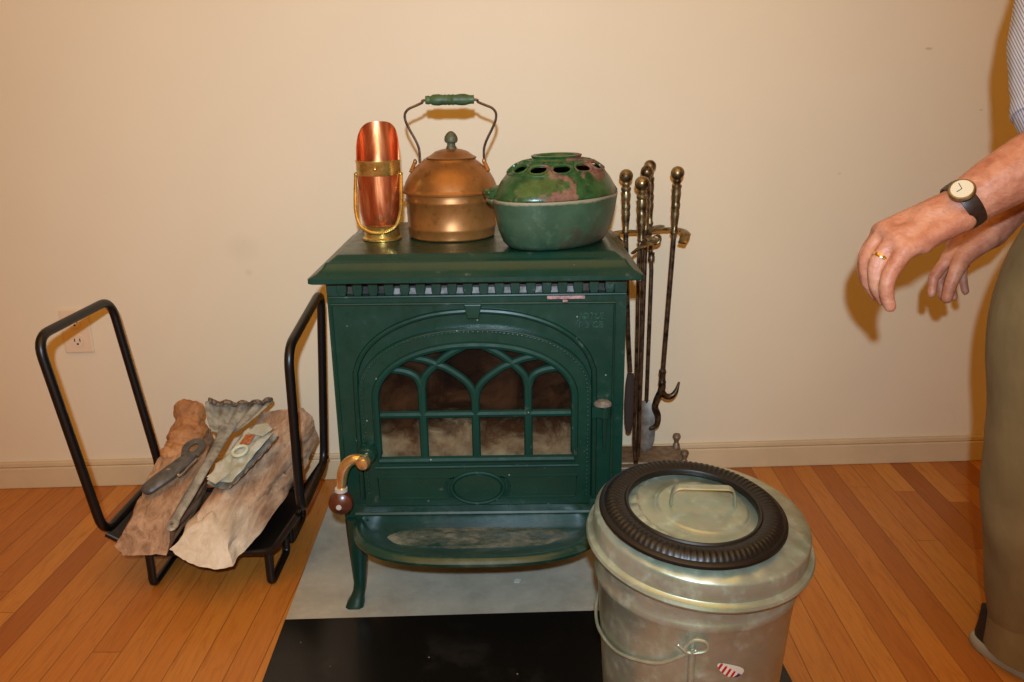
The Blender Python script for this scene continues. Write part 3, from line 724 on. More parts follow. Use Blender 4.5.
for j in range(NF):
    for i in range(NA):
        if not keep[j][i]: continue
        i2 = (i + 1) % NA; a, b, c_, d = j*NA + i, j*NA + i2, (j+1)*NA + i2, (j+1)*NA + i
        fs += [(a, b, c_, d), (off + d, off + c_, off + b, off + a)]
        if not keep[j][i2]: fs.append((b, off + b, off + c_, c_))
        if not keep[j][(i - 1) % NA]: fs.append((a, d, off + d, off + a))
        if j == 0 or not keep[j-1][i]: fs.append((a, off + a, off + b, b))
        if j == NF - 1 or not keep[j+1][i]: fs.append((d, c_, off + c_, off + d))
ltb.add(vs, fs)
for f0, df, ph, wd in ((.20, .10, 0, .34), (.49, .125, .5, .37)):
    for k in range(nh):
        loop = []
        for q in range(20):
            a = 2*PI*q/20; ca, sa = math.cos(a), math.sin(a)
            u = wd*1.12*math.copysign(abs(ca)**.83, ca); f = f0 + df*1.12*math.copysign(abs(sa)**.83, sa)
            loop.append(dpt(2*PI*(k + .5 - ph + u)/nh, f, .0012))
        ltb.tube(loop, .0026, 6, closed=True)
obj('lid_lattice', ltb.xf(TP), M['potlid'], pot)
ltc = MB().loft([oval(.050, .045, .152), oval(.052, .047, .157), oval(.0475, .043, .161), oval(.0455, .041, .1655), oval(.0475, .043, .169), oval(.048, .0435, .1705), oval(.0445, .040, .1715), oval(.040, .036, .1695), oval(.037, .033, .160), oval(.037, .033, .152)])
obj('lid_collar', ltc.xf(TP), M['potlid'], pot, sharp=50)
lt_ = tabm(.110, .138, .034, .018, .0958, .108)
lt_.ball((-.112, 0, .108), .020, 16, (1.0, 1.35, .5)); lt_.tube([(-.137, -.016, .107), (-.139, 0, .1075), (-.137, .016, .107)], .005, 8, round_caps=True)
obj('lid_tab', lt_.xf(TQ), M['potlid'], pot, sharp=40)
obj('lid_shade_fill', MB().loft([oval(.112, .088, .084), oval(.112, .088, .088), oval(.085, .068, .100), oval(.04, .034, .108)]).xf(TP), M['dark'], pot)  # dark filler added under the lid, its colour stands in for shade in the openings

# ------------------------------------------------------------------ log rack
FX = 1.60; RY = 1.90
rack = thing('log_rack', 'black metal log rack with two tall hoops holding split logs', 'log rack', (-.67, 1.75, 0))
def hoop(tf, tr_, bf, br):
    """closed loop through top-front, top-rear, bottom-rear, bottom-front"""
    return rounded([tf, tr_, br, bf], .045, 7, closed=True)
hl = hoop((-.962, FX, .588), (-.950, RY, .590), (-.896, FX, .138), (-.892, RY, .140))
hr = hoop((-.456, FX, .556), (-.450, RY, .604), (-.462, FX, .186), (-.478, RY, .160))
for H in (hl, hr): obj('hoop', MB().tube(H, .0102, 12, closed=True), M['blackpaint'], rack, sharp=60)
pf, pr_ = FX + .002, RY - .002
pan = MB(); prof = [(-.892, .138), (-.812, .088), (-.535, .088), (-.470, .178)]
top = [(x, z) for x, z in prof]; bot = [(x, z - .006) for x, z in prof]
vs = [(x, pf, z) for x, z in top] + [(x, pf, z) for x, z in bot] + [(x, pr_, z) for x, z in top] + [(x, pr_, z) for x, z in bot]
fs = []
for i in range(3): fs += [(i, i+1, 9+i, 8+i), (4+i, 12+i, 13+i, 5+i), (i, 4+i, 5+i, i+1), (8+i, 9+i, 13+i, 12+i)]
fs += [(0, 8, 12, 4), (3, 7, 15, 11)]
pan.add(vs, fs)
for y in (pf, pr_): pan.tube([(x, y, z + .002) for x, z in rounded([(a, b, 0) for a, b in prof], .02, 4) for x, z in [(x, z)]] if False else [(p.x, y, p.y) for p in rounded([(a, b, 0) for a, b in prof], .02, 4)], .007, 10)
obj('tray', pan, M['blackpaint'], rack, sharp=40)
for x in (-.808, -.545):
    for ya, yb_ in ((FX + .004, 1.735), (1.775, RY - .004)):
        P = rounded([(x, ya, .084), (x, ya - .002, .0065), (x, yb_, .0065), (x, yb_, .084)], .014, 5)
        obj('runner_foot', MB().tube(P, .0095, 8, up=(1, 0, 0), flat=(1.0, .6)), M['blackpaint'], rack, sharp=50)

# ------------------------------------------------------------------ logs
def log(stations, k=8, amp=.006, seed=0, sub=9):
    """stations: lists of equal-length outlines (world points); smooth along, rough surface"""
    n = len(stations[0]); cols = []
    for i in range(n):
        cols.append(cat([s[i] for s in stations], k))
    m = len(cols[0]); rings = []; amp0 = amp
    for j in range(m):
        ring0 = [cols[i][j] for i in range(n)]; ring = []; amp = amp0*(.35 + .65*min(1, j/4, (m - 1 - j)/4))
        for i in range(n):
            a, b = ring0[i], ring0[(i+1) % n]
            for q in range(sub): ring.append(a.lerp(b, q/sub))
        ctr = sum(ring, Vector())/len(ring)
        out_ = []
        for p in ring:
            d = (p - ctr).normalized()
            nz = .75*noise.noise(Vector((p.x*28 + seed, p.y*4, p.z*28))) + .55*noise.noise(Vector((p.x*75, p.y*9 + seed, p.z*75))) + .3*noise.noise(Vector((p.x*120, p.y*40 + seed, p.z*120)))
            rg_ = abs(noise.noise(Vector((p.x*22 + seed*3, p.y*3.2, p.z*22 + 5))))
            nz -= 1.1*max(0, .16 - rg_)/.16
            out_.append(p + d*amp*nz)
        rings.append(out_)
    return rings
# pale right log: outline order  low-left, low-mid, low-right, right, ridge, top-left, left
F_ = [(-.730, 1.535, .137), (-.690, 1.52, .114), (-.628, 1.508, .101), (-.594, 1.52, .105), (-.606, 1.545, .146), (-.650, 1.575, .180), (-.692, 1.572, .170)]
F2 = [(-.722, 1.60, .130), (-.680, 1.60, .106), (-.620, 1.60, .106), (-.576, 1.60, .114), (-.598, 1.62, .160), (-.646, 1.64, .203), (-.690, 1.63, .190)]
F3 = [(-.708, 1.72, .132), (-.665, 1.72, .106), (-.590, 1.72, .106), (-.546, 1.72, .136), (-.568, 1.73, .190), (-.622, 1.75, .222), (-.672, 1.75, .208)]
F4 = [(-.704, 1.84, .150), (-.640, 1.84, .108), (-.560, 1.84, .108), (-.517, 1.84, .165), (-.531, 1.85, .228), (-.585, 1.86, .252), (-.672, 1.85, .236)]
F5 = [(-.705, 1.95, .170), (-.620, 1.96, .127), (-.545, 1.96, .132), (-.498, 1.95, .200), (-.510, 1.95, .262), (-.532, 1.95, .288), (-.640, 1.95, .280)]
RL = log([F_, F2, F3, F4, F5], 8, .0085, 3)
lr = obj('firewood_log', MB().loft(RL), M['logR'], None, sharp=50)
tag(lr, 'pale split firewood log with white front end on the right of the rack', 'firewood log')
# brown left log with knobbly rear end
G_ = [(-.864, 1.574, .124), (-.846, 1.568, .104), (-.752, 1.566, .104), (-.746, 1.580, .130), (-.752, 1.612, .164), (-.790, 1.622, .176), (-.832, 1.612, .176)]
G2 = [(-.848, 1.66, .166), (-.800, 1.66, .122), (-.752, 1.66, .114), (-.742, 1.66, .150), (-.742, 1.67, .196), (-.785, 1.68, .206), (-.838, 1.67, .200)]
G3 = [(-.852, 1.76, .172), (-.800, 1.76, .126), (-.752, 1.76, .116), (-.736, 1.76, .16), (-.734, 1.76, .212), (-.775, 1.77, .224), (-.842, 1.76, .222)]
G4 = [(-.858, 1.85, .19), (-.818, 1.85, .140), (-.762, 1.85, .125), (-.742, 1.85, .18), (-.744, 1.85, .230), (-.785, 1.855, .250), (-.848, 1.85, .246)]
G5 = [(-.858, 1.93, .215), (-.835, 1.94, .155), (-.775, 1.94, .155), (-.758, 1.93, .205), (-.762, 1.925, .245), (-.800, 1.925, .262), (-.848, 1.925, .258)]
LLg = log([G_, G2, G3, G4, G5], 8, .0075, 11)
ll = obj('firewood_log', MB().loft(LLg), M['logL'], None, sharp=50)
tag(ll, 'brown firewood log with a rounded orange knot on the left of the rack', 'firewood log')
KNOT = (ll, [MB().ball((-.812, 1.925, .290), .037, 20, (1.0, .9, .88)), MB().ball((-.806, 1.905, .262), .036, 20, (1.1, 1.0, .9)), MB().ball((-.802, 1.882, .252), .048, 20, (1.04, 1.0, .62)), MB().ball((-.818, 1.835, .232), .040, 20, (.85, 1.25, .5))])

# ------------------------------------------------------------------ things on the logs
def fluted(c0, ax, rt, nrm, length, w0, w1, flutes, depth, nseg=60, rows=10, curl=.0):
    """fan sheet: from c0 along ax; width w0 -> w1 along rt, fluted towards nrm"""
    ax, rt, nrm = Vector(ax).normalized(), Vector(rt).normalized(), Vector(nrm).normalized()
    top, bot_ = [], []
    for j in range(rows + 1):
        t_ = j/rows; w = w0 + (w1 - w0)*t_**.75
        for i in range(nseg + 1):
            u = i/nseg*2 - 1
            fl_ = depth*t_*math.cos(u*PI*flutes) ; dish = .35*w*(u*u)*(.35)
            p = Vector(c0) + ax*(length*t_*(1 - .10*u*u)) + rt*(u*w/2) + nrm*(fl_ + dish + curl*t_*t_)
            top.append(p + nrm*.0009); bot_.append(p - nrm*.0009)
    m = MB(); n1 = nseg + 1; off = len(top); fs = []
    for j in range(rows):
        for i in range(nseg):
            a = j*n1 + i; fs.append((a, a+1, a+n1+1, a+n1)); fs.append((off+a, off+a+n1, off+a+n1+1, off+a+1))
    for i in range(nseg):
        fs.append((i, off+i, off+i+1, i+1)); a = rows*n1 + i; fs.append((a, a+1, off+a+1, off+a))
    for j in range(rows):
        a = j*n1; fs.append((a, a+n1, off+a+n1, off+a)); a = j*n1 + nseg; fs.append((a, off+a, off+a+n1, a+n1))
    return m.add(top + bot_, fs), top[rows*n1:rows*n1 + n1]
s1 = thing('ash_shovel', 'grey metal ash shovel with fluted fan pan and long handle lying across the logs', 'shovel', (-.70, 1.75, .235))
pan1, edge1 = fluted((-.697, 1.846, .266), (.016, .110, .037), (.163, .012, -.006), (-.02, -.42, .9), .108, .056, .166, 4.5, .0050)
obj('fluted_pan', pan1, M['shovel'], s1, sharp=50)
obj('rusty_edge', MB().tube([e + Vector((0, .002, .001)) for e in edge1[3:-1]], .0105, 8, flat=(.6, 1.35)), M['rustband'], s1, label='rusty speckled rim')
hp1 = cat([(-.7335, 1.587, .172), (-.729, 1.610, .1835), (-.720, 1.655, .204), (-.707, 1.715, .234), (-.699, 1.780, .254), (-.698, 1.835, .267), (-.696, 1.862, .276)], 6)
obj('shovel_handle', MB().tube(hp1, lerpl([.0085, .0100, .0115, .0120, .0125, .0165, .0215], 6), 12, flat=(.42, 1.1), up=(-.1, -.4, .9)), M['shovel'], s1)
obj('handle_tip', MB().ball((-.7345, 1.583, .1705), .0150, 14, (.9, 1.35, .35), Matrix.Rotation(rad(22), 3, 'X').to_4x4()), M['shovel'], s1)
obj('hang_hole', MB().lathe([(0, 0), (.0046, 0), (.0046, .001), (0, .001)], 12, M=Matrix.Translation((-.7355, 1.578, .1755)) @ Matrix.Rotation(rad(24), 4, 'X')), M['rustband'], s1)
s2 = thing('ash_scoop', 'crimped grey metal scoop lying beside the ash shovel on the pale log', 'scoop', (-.63, 1.77, .24))
O_ = Vector((-.656, 1.660, .214)); A = Vector((.070, .17, .064)).normalized(); Rr = Vector((.085, -.05, -.006)); Rr = (Rr - A*Rr.dot(A)).normalized(); Nn = Rr.cross(A).normalized()
pan2, edge2 = fluted(O_, A, Rr, Nn, .190, .062, .098, 3.5, .0045)
obj('fluted_pan', pan2, M['shovel'], s2, sharp=50)
sd = MB().tube([O_ + Rr*(.031 + .018*t_**.75) + A*(.17*t_) + Nn*(.0085 + .004*t_ + .0012*math.sin(t_*40)) for t_ in [k/40 for k in range(41)]], .0022, 8)
obj('rolled_edge', sd, M['rustband'], s2)
pk = thing('plastic_packet', 'cloudy plastic packet with pale ring and orange label lying in the crimped scoop', 'packet', (-.63, 1.78, .26))
vs = []; fs = []
def pkp(u, v, h): return O_ + A*(.010 + v*.162) + Rr*(u*.035) + Nn*(h + .0115 + .004*v + .006*u*u)
NU, NV = 18, 34; tp_, bt_ = [], []
for j in range(NV + 1):
    for i in range(NU + 1):
        u, v = i/NU*2 - 1, j/NV; e = max(0, (1 - u**4))*max(0, 1 - (2*v - 1)**6)
        h = .001 + e*(.007 + .008*noise.noise(Vector((u*2.5, v*7, 1))) + .004*noise.noise(Vector((u*7, v*17, 4))))
        ww = u*(1 + .16*noise.noise(Vector((v*6, 3, 3)))); tp_.append(pkp(ww, v, max(.0008, h))); bt_.append(pkp(ww, v, 0))
n1 = NU + 1; off = len(tp_)
for j in range(NV):
    for i in range(NU):
        a = j*n1 + i; fs += [(a, a+1, a+n1+1, a+n1), (off+a, off+a+n1, off+a+n1+1, off+a+1)]
for i in range(NU): fs += [(i, off+i, off+i+1, i+1), (NV*n1+i, NV*n1+i+1, off+NV*n1+i+1, off+NV*n1+i)]
for j in range(NV): fs += [(j*n1, j*n1+n1, off+j*n1+n1, off+j*n1), (j*n1+NU, off+j*n1+NU, off+j*n1+n1+NU, j*n1+n1+NU)]
obj('bag', MB().add(tp_ + bt_, fs), M['plastic'], pk, sharp=80)
cr_ = pkp(.05, .50, .017)
obj('ring', MB().tube([cr_ + (A*math.sin(q) + Rr*math.cos(q))*.0165 for q in [2*PI*k/28 for k in range(28)]], .0036, 8, closed=True), M['pale'], pk, label='pale ring')
def frame_at(u, v, h):
    m_ = Matrix((( *Rr, 0), (*A, 0), (*Nn, 0), (0, 0, 0, 1))).transposed(); m_.translation = pkp(u, v, h); return m_
obj('label', MB().box((-.012, -.016, 0), (.012, .016, .002), frame_at(-.15, .74, .0135) @ Matrix.Rotation(.15, 4, 'Z')), M['orange'], pk, sharp=None, label='orange-brown label')
obj('flap', MB().prism([(-.024, -.018), (.020, -.021), (.030, .006), (.006, .022), (-.020, .010)], .0015, frame_at(.10, .98, .0125)), M['plastic'], pk, sharp=None)
obj('bag_tail', MB().prism([(-.018, -.020), (.012, -.028), (.024, .010), (-.008, .016)], .0015, frame_at(-.2, .06, .010)), M['plastic'], pk, sharp=None)
# dark grip tool
gt = thing('hand_grip_tool', 'dark grey pistol-grip hand tool lying on the brown log', 'hand tool', (-.78, 1.70, .23))
gm = MB().tube(cat([(-.812, 1.660, .2175), (-.796, 1.678, .2265), (-.775, 1.703, .237), (-.757, 1.730, .247), (-.748, 1.748, .253)], 6), lerpl([.0165, .0185, .0185, .0170, .0130], 6), 14, flat=(.62, 1.12), up=(0, -.3, 1), round_caps=True)
obj('grip_body', gm, M['darkgrip'], gt)
obj('trigger_guard', MB().tube(cat([(-.758, 1.742, .256), (-.763, 1.770, .266), (-.750, 1.789, .271), (-.735, 1.788, .269), (-.729, 1.772, .262), (-.738, 1.750, .254)], 6), .0058, 10, flat=(.8, 1.5)), M['darkgrip'], gt)
obj('chrome_lever', MB().tube(cat([(-.729, 1.738, .250), (-.740, 1.716, .241), (-.748, 1.700, .233), (-.757, 1.692, .231), (-.758, 1.702, .238)], 5), .0034, 8), M['chrome'], gt, label='small chrome lever')
obj('badge', MB().ball((-.778, 1.697, .2455), .007, 10, (1.2, .7, .3), Matrix.Rotation(.8, 3, 'Z').to_4x4()), M['greysteel'], gt)

# ------------------------------------------------------------------ fireplace tools
HPROF = [(0, 0), (.008, 0), (.0095, .003), (.009, .006), (.0075, .008), (.0078, .020), (.0092, .030), (.0105, .040), (.0092, .047), (.0108, .052), (.0108, .058), (.0092, .063), (.0108, .070), (.0115, .078), (.0100, .086), (.0118, .089), (.0118, .093), (.0080, .096), (.0105, .100), (.0105, .103), (.0080, .106)]
def turned(top, base, r=1.0):
    top, base = Vector(top), Vector(base); L = (top - base).length; ax_ = (top - base).normalized()
    q = ax_.to_track_quat('Z', 'Y').to_matrix().to_4x4(); q.translation = base
    k = (L - .015)/.112
    m = MB().lathe([(a*r, b*k) for a, b in HPROF], 20, M=q)
    rb = .0165*r
    m.ball(base + ax_*(.104*k + rb*.9), rb, 20); return m
std = thing('fireplace_tool_stand', 'brass fireplace tool stand with curled hanging arms behind the stove', 'tool stand', (.335, 2.03, 0))
cp = Vector((.335, 2.035, 0))
obj('centre_post', MB().tube([(cp.x, cp.y, .099), (cp.x, cp.y, .712)], .0065, 12), M['steelrod'], std)
obj('centre_handle', turned((.333, 2.035, .868), (.335, 2.035, .712), .95), M['antique'], std)
bp_ = MB().box((.225, 1.985, .078), (.465, 2.118, .092)); bp_.box((.245, 1.998, .0921), (.445, 2.105, .100))
obj('base_plate', bp_, M['standbase'], std, sharp=None, bevel=.004)
for x in (.237, .453):
    for y in (1.998, 2.106):
        z0_ = .0067 if (x < .4 and y < 2.05) or x < .4 else .0067
        obj('base_foot', MB().lathe([(0, z0_), (.013, z0_), (.014, .014), (.009, .024), (.011, .045), (.012, .062), (.008, .0775), (0, .0775)], 16, c=(x, y, 0)), M['standbase'], std)
        obj('corner_finial', MB().lathe([(0, .0925), (.011, .0925), (.009, .103), (.006, .108), (.007, .116), (.0115, .124), (.0095, .132), (0, .136)], 16, c=(x, y, 0)), M['standbase'], std)
def arm_(pts): return MB().tube(cat(pts, 5), .0085, 8, flat=(.45, 1.45), up=(0, 0, 1))
zA = .705
def arm_to(r, mid, zo):
    """arm from the post that curls round a hanging rod at r without touching it"""
    r = Vector((r[0], r[1], 0)); d = (r - cp); d.z = 0; L = d.length; d /= L; q = Vector((-d.y, d.x, 0))*mid
    pts = [cp + d*.004, cp + d*(L*.35) + q*.012, r - d*.010 + q*.0245, r + d*.010 + q*.025, r + d*.0255 + q*.010, r + d*.0265 - q*.006, r + d*.0235 - q*.016]
    return arm_([(p.x, p.y, zA + zo + z) for p, z in zip(pts, (0, .006, .008, .006, .001, -.008, -.018))])
for r_, m_, z_ in (((.4005, 2.005), 1, .004), ((.279, 1.985), -1, .002), ((.311, 1.945), 1, -.008), ((.355, 2.095), -1, .002)):
    obj('hanging_arm', arm_to(r_, m_, z_), M['antique'], std)
cl = MB().tube([(.352 + .011*math.cos(q), 1.985, .700 + .011*math.sin(q)) for q in [2*PI*k/18 for k in range(18)]], .004, 8, closed=True); cl.tube([(.343, 2.02, .700), (.347, 2.0, .700), (.345, 1.99, .695)], .004, 8)
obj('curl', cl, M['antique'], std)
# poker
pk_ = thing('fire_poker', 'fire poker with turned brass handle and curled hook, rightmost on the tool stand', 'poker', (.40, 2.005, .19))
y0 = 2.005
obj('handle', turned((.402, y0, .866), (.400, y0, .708), 1.0), M['antique'], pk_)
obj('rod', MB().tube([(.400, y0, .710), (.389, y0, .40), (.387, y0, .345)], .0062, 10), M['steelrod'], pk_)
obj('collar', MB().lathe([(0, 0), (.0085, 0), (.0105, .006), (.0085, .012), (.0085, .028), (.010, .033), (.0085, .040), (0, .042)], 16, c=(.3865, y0, .318)), M['steelrod'], pk_)
hk_ = MB().tube(cat([(.387, y0, .322), (.386, y0, .302), (.375, y0, .276), (.371, y0, .254), (.379, y0, .232), (.379, y0, .210), (.371, y0, .199), (.361, y0, .195)], 6), lerpl([.0095, .0095, .009, .0085, .0082, .0075, .006, .004], 6), 12, round_caps=True)
hk_.tube(cat([(.384, y0, .302), (.396, y0, .286), (.411, y0, .284), (.423, y0, .297), (.430, y0, .321)], 6), lerpl([.0085, .0085, .008, .0065, .003], 6), 12, round_caps=True)
obj('hook', hk_, M['steelrod'], pk_)
# shovel
sh_ = thing('fire_shovel', 'fire shovel with brass handle and grey folded blade, at the back of the tool stand', 'fire shovel', (.358, 2.07, .10))
obj('handle', turned((.350, 2.095, .875), (.355, 2.095, .717), .95), M['antique'], sh_)
rodp = [(.355, 2.095, .718), (.362, 2.085, .60), (.360, 2.075, .22)]
obj('rod', MB().tube(rodp, .0055, 10), M['steelrod'], sh_)
obj('collar', MB().lathe([(0, 0), (.009, 0), (.009, .012), (.0075, .016), (.009, .022), (0, .024)], 14, c=(.3605, 2.0855, .625)), M['steelrod'], sh_)
bl_ = []
for z, w, dy, q in ((.245, .010, .004, 0), (.232, .018, 0, .003), (.205, .0225, -.006, .006), (.170, .0235, -.010, .008), (.140, .0215, -.013, .009), (.118, .014, -.014, .006), (.105, .005, -.014, .002)):
    bl_.append([Vector((.359 + w*a, 2.070 + dy + q*(abs(a)**2) * -1 + b*.002, z)) for a, b in ((-1,-1), (-.5,-1), (0,-1), (.5,-1), (1,-1), (1,1), (.5,1), (0,1), (-.5,1), (-1,1))])
obj('blade', MB().loft(bl_), M['greysteel'], sh_, label='grey folded blade')
# brush
br_ = thing('hearth_brush', 'hearth brush with brass handle and dark bristles, hanging nearest the stove', 'brush', (.30, 1.985, .15))
obj('handle', turned((.276, 1.985, .862), (.279, 1.985, .715), 1.0), M['antique'], br_)
obj('rod', MB().tube([(.279, 1.985, .716), (.292, 1.985, .46), (.300, 1.985, .36)], .006, 10), M['steelrod'], br_)
bh = MB().lathe([(0, 0), (.009, 0), (.0125, -.03), (.014, -.08), (.012, -.13), (.007, -.16), (0, -.165)], 20, M=Matrix.Translation((.301, 1.985, .355)), sy=.7)
obj('bristles', bh, M['bristle'], br_)
# tongs / front tool
tg = thing('fire_tongs', 'thin fire tongs with turned brass handle, front of the tool stand', 'tongs', (.314, 1.945, .13))
obj('handle', turned((.308, 1.945, .848), (.311, 1.945, .702), 1.05), M['antique'], tg)
for s in (-1, 1):
    P = [(.311, 1.945, .704), (.311 + s*.0045, 1.945, .66), (.3145 + s*.005, 1.945, .35), (.316 + s*.007, 1.945, .20), (.316 + s*.002, 1.945, .125)]
    obj('tong_arm', MB().tube(cat(P, 6), .0042, 10), M['steelrod'], tg)

# ------------------------------------------------------------------ metal ash can
ax_, ay_ = .2825, 1.135
can = thing('ash_can', 'round galvanised metal ash can with lid and wire bail in front of the stove', 'ash can', (ax_, ay_, 0))
cb = MB().lathe([(0, .010), (.128, .010), (.1285, .0095), (.132, .012), (.134, .03), (.1385, .10), (.1445, .20), (.1490, .272), (.1525, .322), (.1555, .327), (.1572, .333), (.1555, .339), (.1535, .344), (.1550, .360), (.1555, .372), (.152, .372), (.150, .35), (.14, .2), (.13, .03), (0, .02)], 96, c=(ax_, ay_, 0))
obj('can_body', cb, M['zinc'], can, sharp=40)
TL = Matrix.Translation((ax_ + .005, ay_ + .010, .3825))
nv = Vector((.048, -.088, 1)).normalized(); TL = TL @ Vector((0, 0, 1)).rotation_difference(nv).to_matrix().to_4x4()
lidp = [(.166, -.004), (.1705, -.006), (.1745, -.003), (.1755, .001), (.1735, .005), (.169, .006), (.1660, .009), (.1650, .036), (.1630, .0395), (.150, .0455), (.125, .0525), (.101, .0575), (.0985, .0555), (.094, .0545), (.072, .055), (.069, .0575), (.066, .058), (0, .058), (0, .056), (.064, .056), (.095, .0525), (.150, .0425), (.160, .036), (.162, .008)]
lm = MB(); n = 120; rings = []
for i, (r, z) in enumerate(lidp):
    ring = []
    for k in range(n):
        a = 2*PI*k/n; w = .0012*math.sin(a*26 + 1.5*math.sin(a*3)) if .10 < r < .16 and z > .040 else 0
        ring.append(Vector((max(r, 1e-4)*math.cos(a), max(r, 1e-4)*math.sin(a), z + w)))
    rings.append(ring)
lid_o = obj('can_lid', lm.loft(rings, closed=True).xf(TL), M['zinc'], can, sharp=40)
hp2 = rounded([(-.050, 0, .0585), (-.047, .004, .088), (.047, .004, .088), (.050, 0, .0585)], .030, 8)
obj('lid_handle', MB().bar(hp2, .020, .0022, [(0, 0, 1)]*0 or (0.0, 1e-5, 1)).xf(TL @ Matrix.Rotation(rad(2), 4, 'Z')) if False else MB().tube(hp2, .0078, 10, up=(0, 1, 0), flat=(1, .24)).xf(TL), M['zinc'], lid_o)
# ear and bail
def cone(theta, z, dr=0): r_ = .132 + (z - .012)*(.1545 - .132)/(.35 - .012) + dr; return Vector((ax_ + r_*math.cos(theta), ay_ + r_*math.sin(theta), z))
th0 = rad(-101)
def ear(th):
    u = Vector((-math.sin(th), math.cos(th), 0)); o_ = cone(th, .308, .006)
    loop = cat([o_ + u*(-.012) + Vector((0,0,-.014)), o_ + u*(-.013) + Vector((0,0,-.004)), o_ + u*(-.002) + Vector((0,0,.008)), o_ + u*.013 + Vector((0,0,.007)), o_ + u*.017 + Vector((0,0,-.003)), o_ + u*.010 + Vector((0,0,-.010)), o_ + u*(-.010) + Vector((0,0,-.013)), o_ + u*(-.024) + Vector((0,0,-.003))], 6)
    m = MB().tube(loop, .0026, 8, round_caps=True)
    return m
def strap(th):
    m = MB(); u = Vector((-math.sin(th), math.cos(th), 0))
    m.tube([cone(th, z, .002) + u*(-.004) for z in (.293, .25, .20, .15, .10)], .0052, 10, round_caps=True)
    return m
for th in (th0, th0 + PI):
    obj('bail_ear', ear(th), M['zinc'], can); obj('ear_strap', strap(th), M['zinc'], can)
P = [cone(th0, .300, .008)]
for a_, z_ in ((7, .284), (18, .264), (32, .250), (48, .242), (64, .238), (80, .240), (95, .250), (112, .264), (135, .281), (158, .294), (172, .299), (180, .301)):
    P.append(cone(th0 - rad(a_), z_ + .0015*math.sin(a_), .0055 if a_ < 178 else .008))
P = cat(P, 6)
obj('wire_bail', MB().tube(P, .0026, 8, round_caps=True), M['zinc'], can, label='drooping wire bail')
sk = MB(); vs = []; NS, NZ = 10, 8; ths = rad(-80.5); zs_ = .2575
for j in range(NZ + 1):
    for i in range(NS + 1):
        u, v = i/NS*2 - 1, j/NZ*2 - 1
        uu, vv = u*math.sqrt(1 - v*v/2), v*math.sqrt(1 - u*u/2)
        a, b = uu*.021 + .0, vv*.011 - uu*.0085 + .004*uu*uu
        vs.append(cone(ths + a/.149, zs_ + b, .0006))
fs = [(j*(NS+1)+i, j*(NS+1)+i+1, (j+1)*(NS+1)+i+1, (j+1)*(NS+1)+i) for j in range(NZ) for i in range(NS)]
stk = obj('flag_sticker', sk.add(vs, fs), M['sticker'], can, label='torn red, white and blue striped sticker', fix=False)
c0 = cone(ths, zs_) - wpos(can)
for v in stk.data.vertices: v.co -= c0
stk.location = c0
# black ribbed ring lying on the can lid
TR = TL @ Matrix.Translation((-.020, -.018, .0140))
rg = []; n = 360
pf_ = [(.0975, .0495), (.0965, .0545), (.0985, .0585), (.1015, .0590), (.1035, .0570), (.107, .0575), (.115, .0605, 1), (.123, .0600, 1), (.130, .0565, 1), (.1335, .0520), (.137, .0515), (.1405, .0490), (.1410, .0455), (.138, .0435), (.120, .0480)]
for q in pf_:
    rg.append([Vector((q[0]*math.cos(2*PI*k/n), q[0]*math.sin(2*PI*k/n), q[1] + (.0009*math.cos(2*PI*k/n*90) if len(q) > 2 else 0))) for k in range(n)])
ringo = obj('ribbed_ring', MB().loft(rg, closed=True).xf(TR), M['rubber'], None, sharp=40)
tag(ringo, 'black ribbed rubber ring resting on the ash can lid', 'ring')

# ------------------------------------------------------------------ person at the right
person = thing('person', 'person in a striped shirt and khaki trousers reaching toward the stove with both hands', 'person', (1.0, 1.42, 0))
def about(k): c_ = Vector((0, 0, 1.065)); return Matrix.Translation(c_) @ Matrix.Scale(k, 4) @ Matrix.Translation(-c_)
KN, KF = about(1.11), about(1.085)        # size of the near and the far arm
def fused(name, parts, mat, parent, voxel, smooth=4, sharp=None, disp=None):
    m = MB()
    for p in parts: m.add(p.v, p.f)
    base = wpos(parent); me = bpy.data.meshes.new(name); me.from_pydata([v - base for v in m.v], [], m.f)
    bm2 = bmesh.new(); bm2.from_mesh(me); bmesh.ops.recalc_face_normals(bm2, faces=bm2.faces); bm2.to_mesh(me); bm2.free()
    tmp = bpy.data.objects.new(name, me); COL.objects.link(tmp)
    r_ = tmp.modifiers.new('r', 'REMESH'); r_.mode = 'VOXEL'; r_.voxel_size = voxel; r_.use_smooth_shade = True
    s_ = tmp.modifiers.new('s', 'SMOOTH'); s_.iterations = smooth; s_.factor = .5
    new = bpy.data.meshes.new_from_object(tmp.evaluated_get(bpy.context.evaluated_depsgraph_get()))
    bpy.data.objects.remove(tmp); new.name = name; new.materials.clear(); new.materials.append(mat)
    new.polygons.foreach_set('use_smooth', [True]*len(new.polygons))
    if disp:
        cs = [v.co.copy() for v in new.vertices]; ns = [v.normal.copy() for v in new.vertices]
        flat_ = []
        for c_, n_ in zip(cs, ns): flat_ += list(c_ + disp(c_ + base, n_))
        new.vertices.foreach_set('co', flat_); new.update()
    o = bpy.data.objects.new(name, new); COL.objects.link(o); o.parent = parent; return o
def cap(pts, rs, k=5, n=14, flat=None, up=None):
    return MB().tube(cat(pts, k), lerpl(rs, k), n, round_caps=True, flat=flat, up=up)
V = Vector
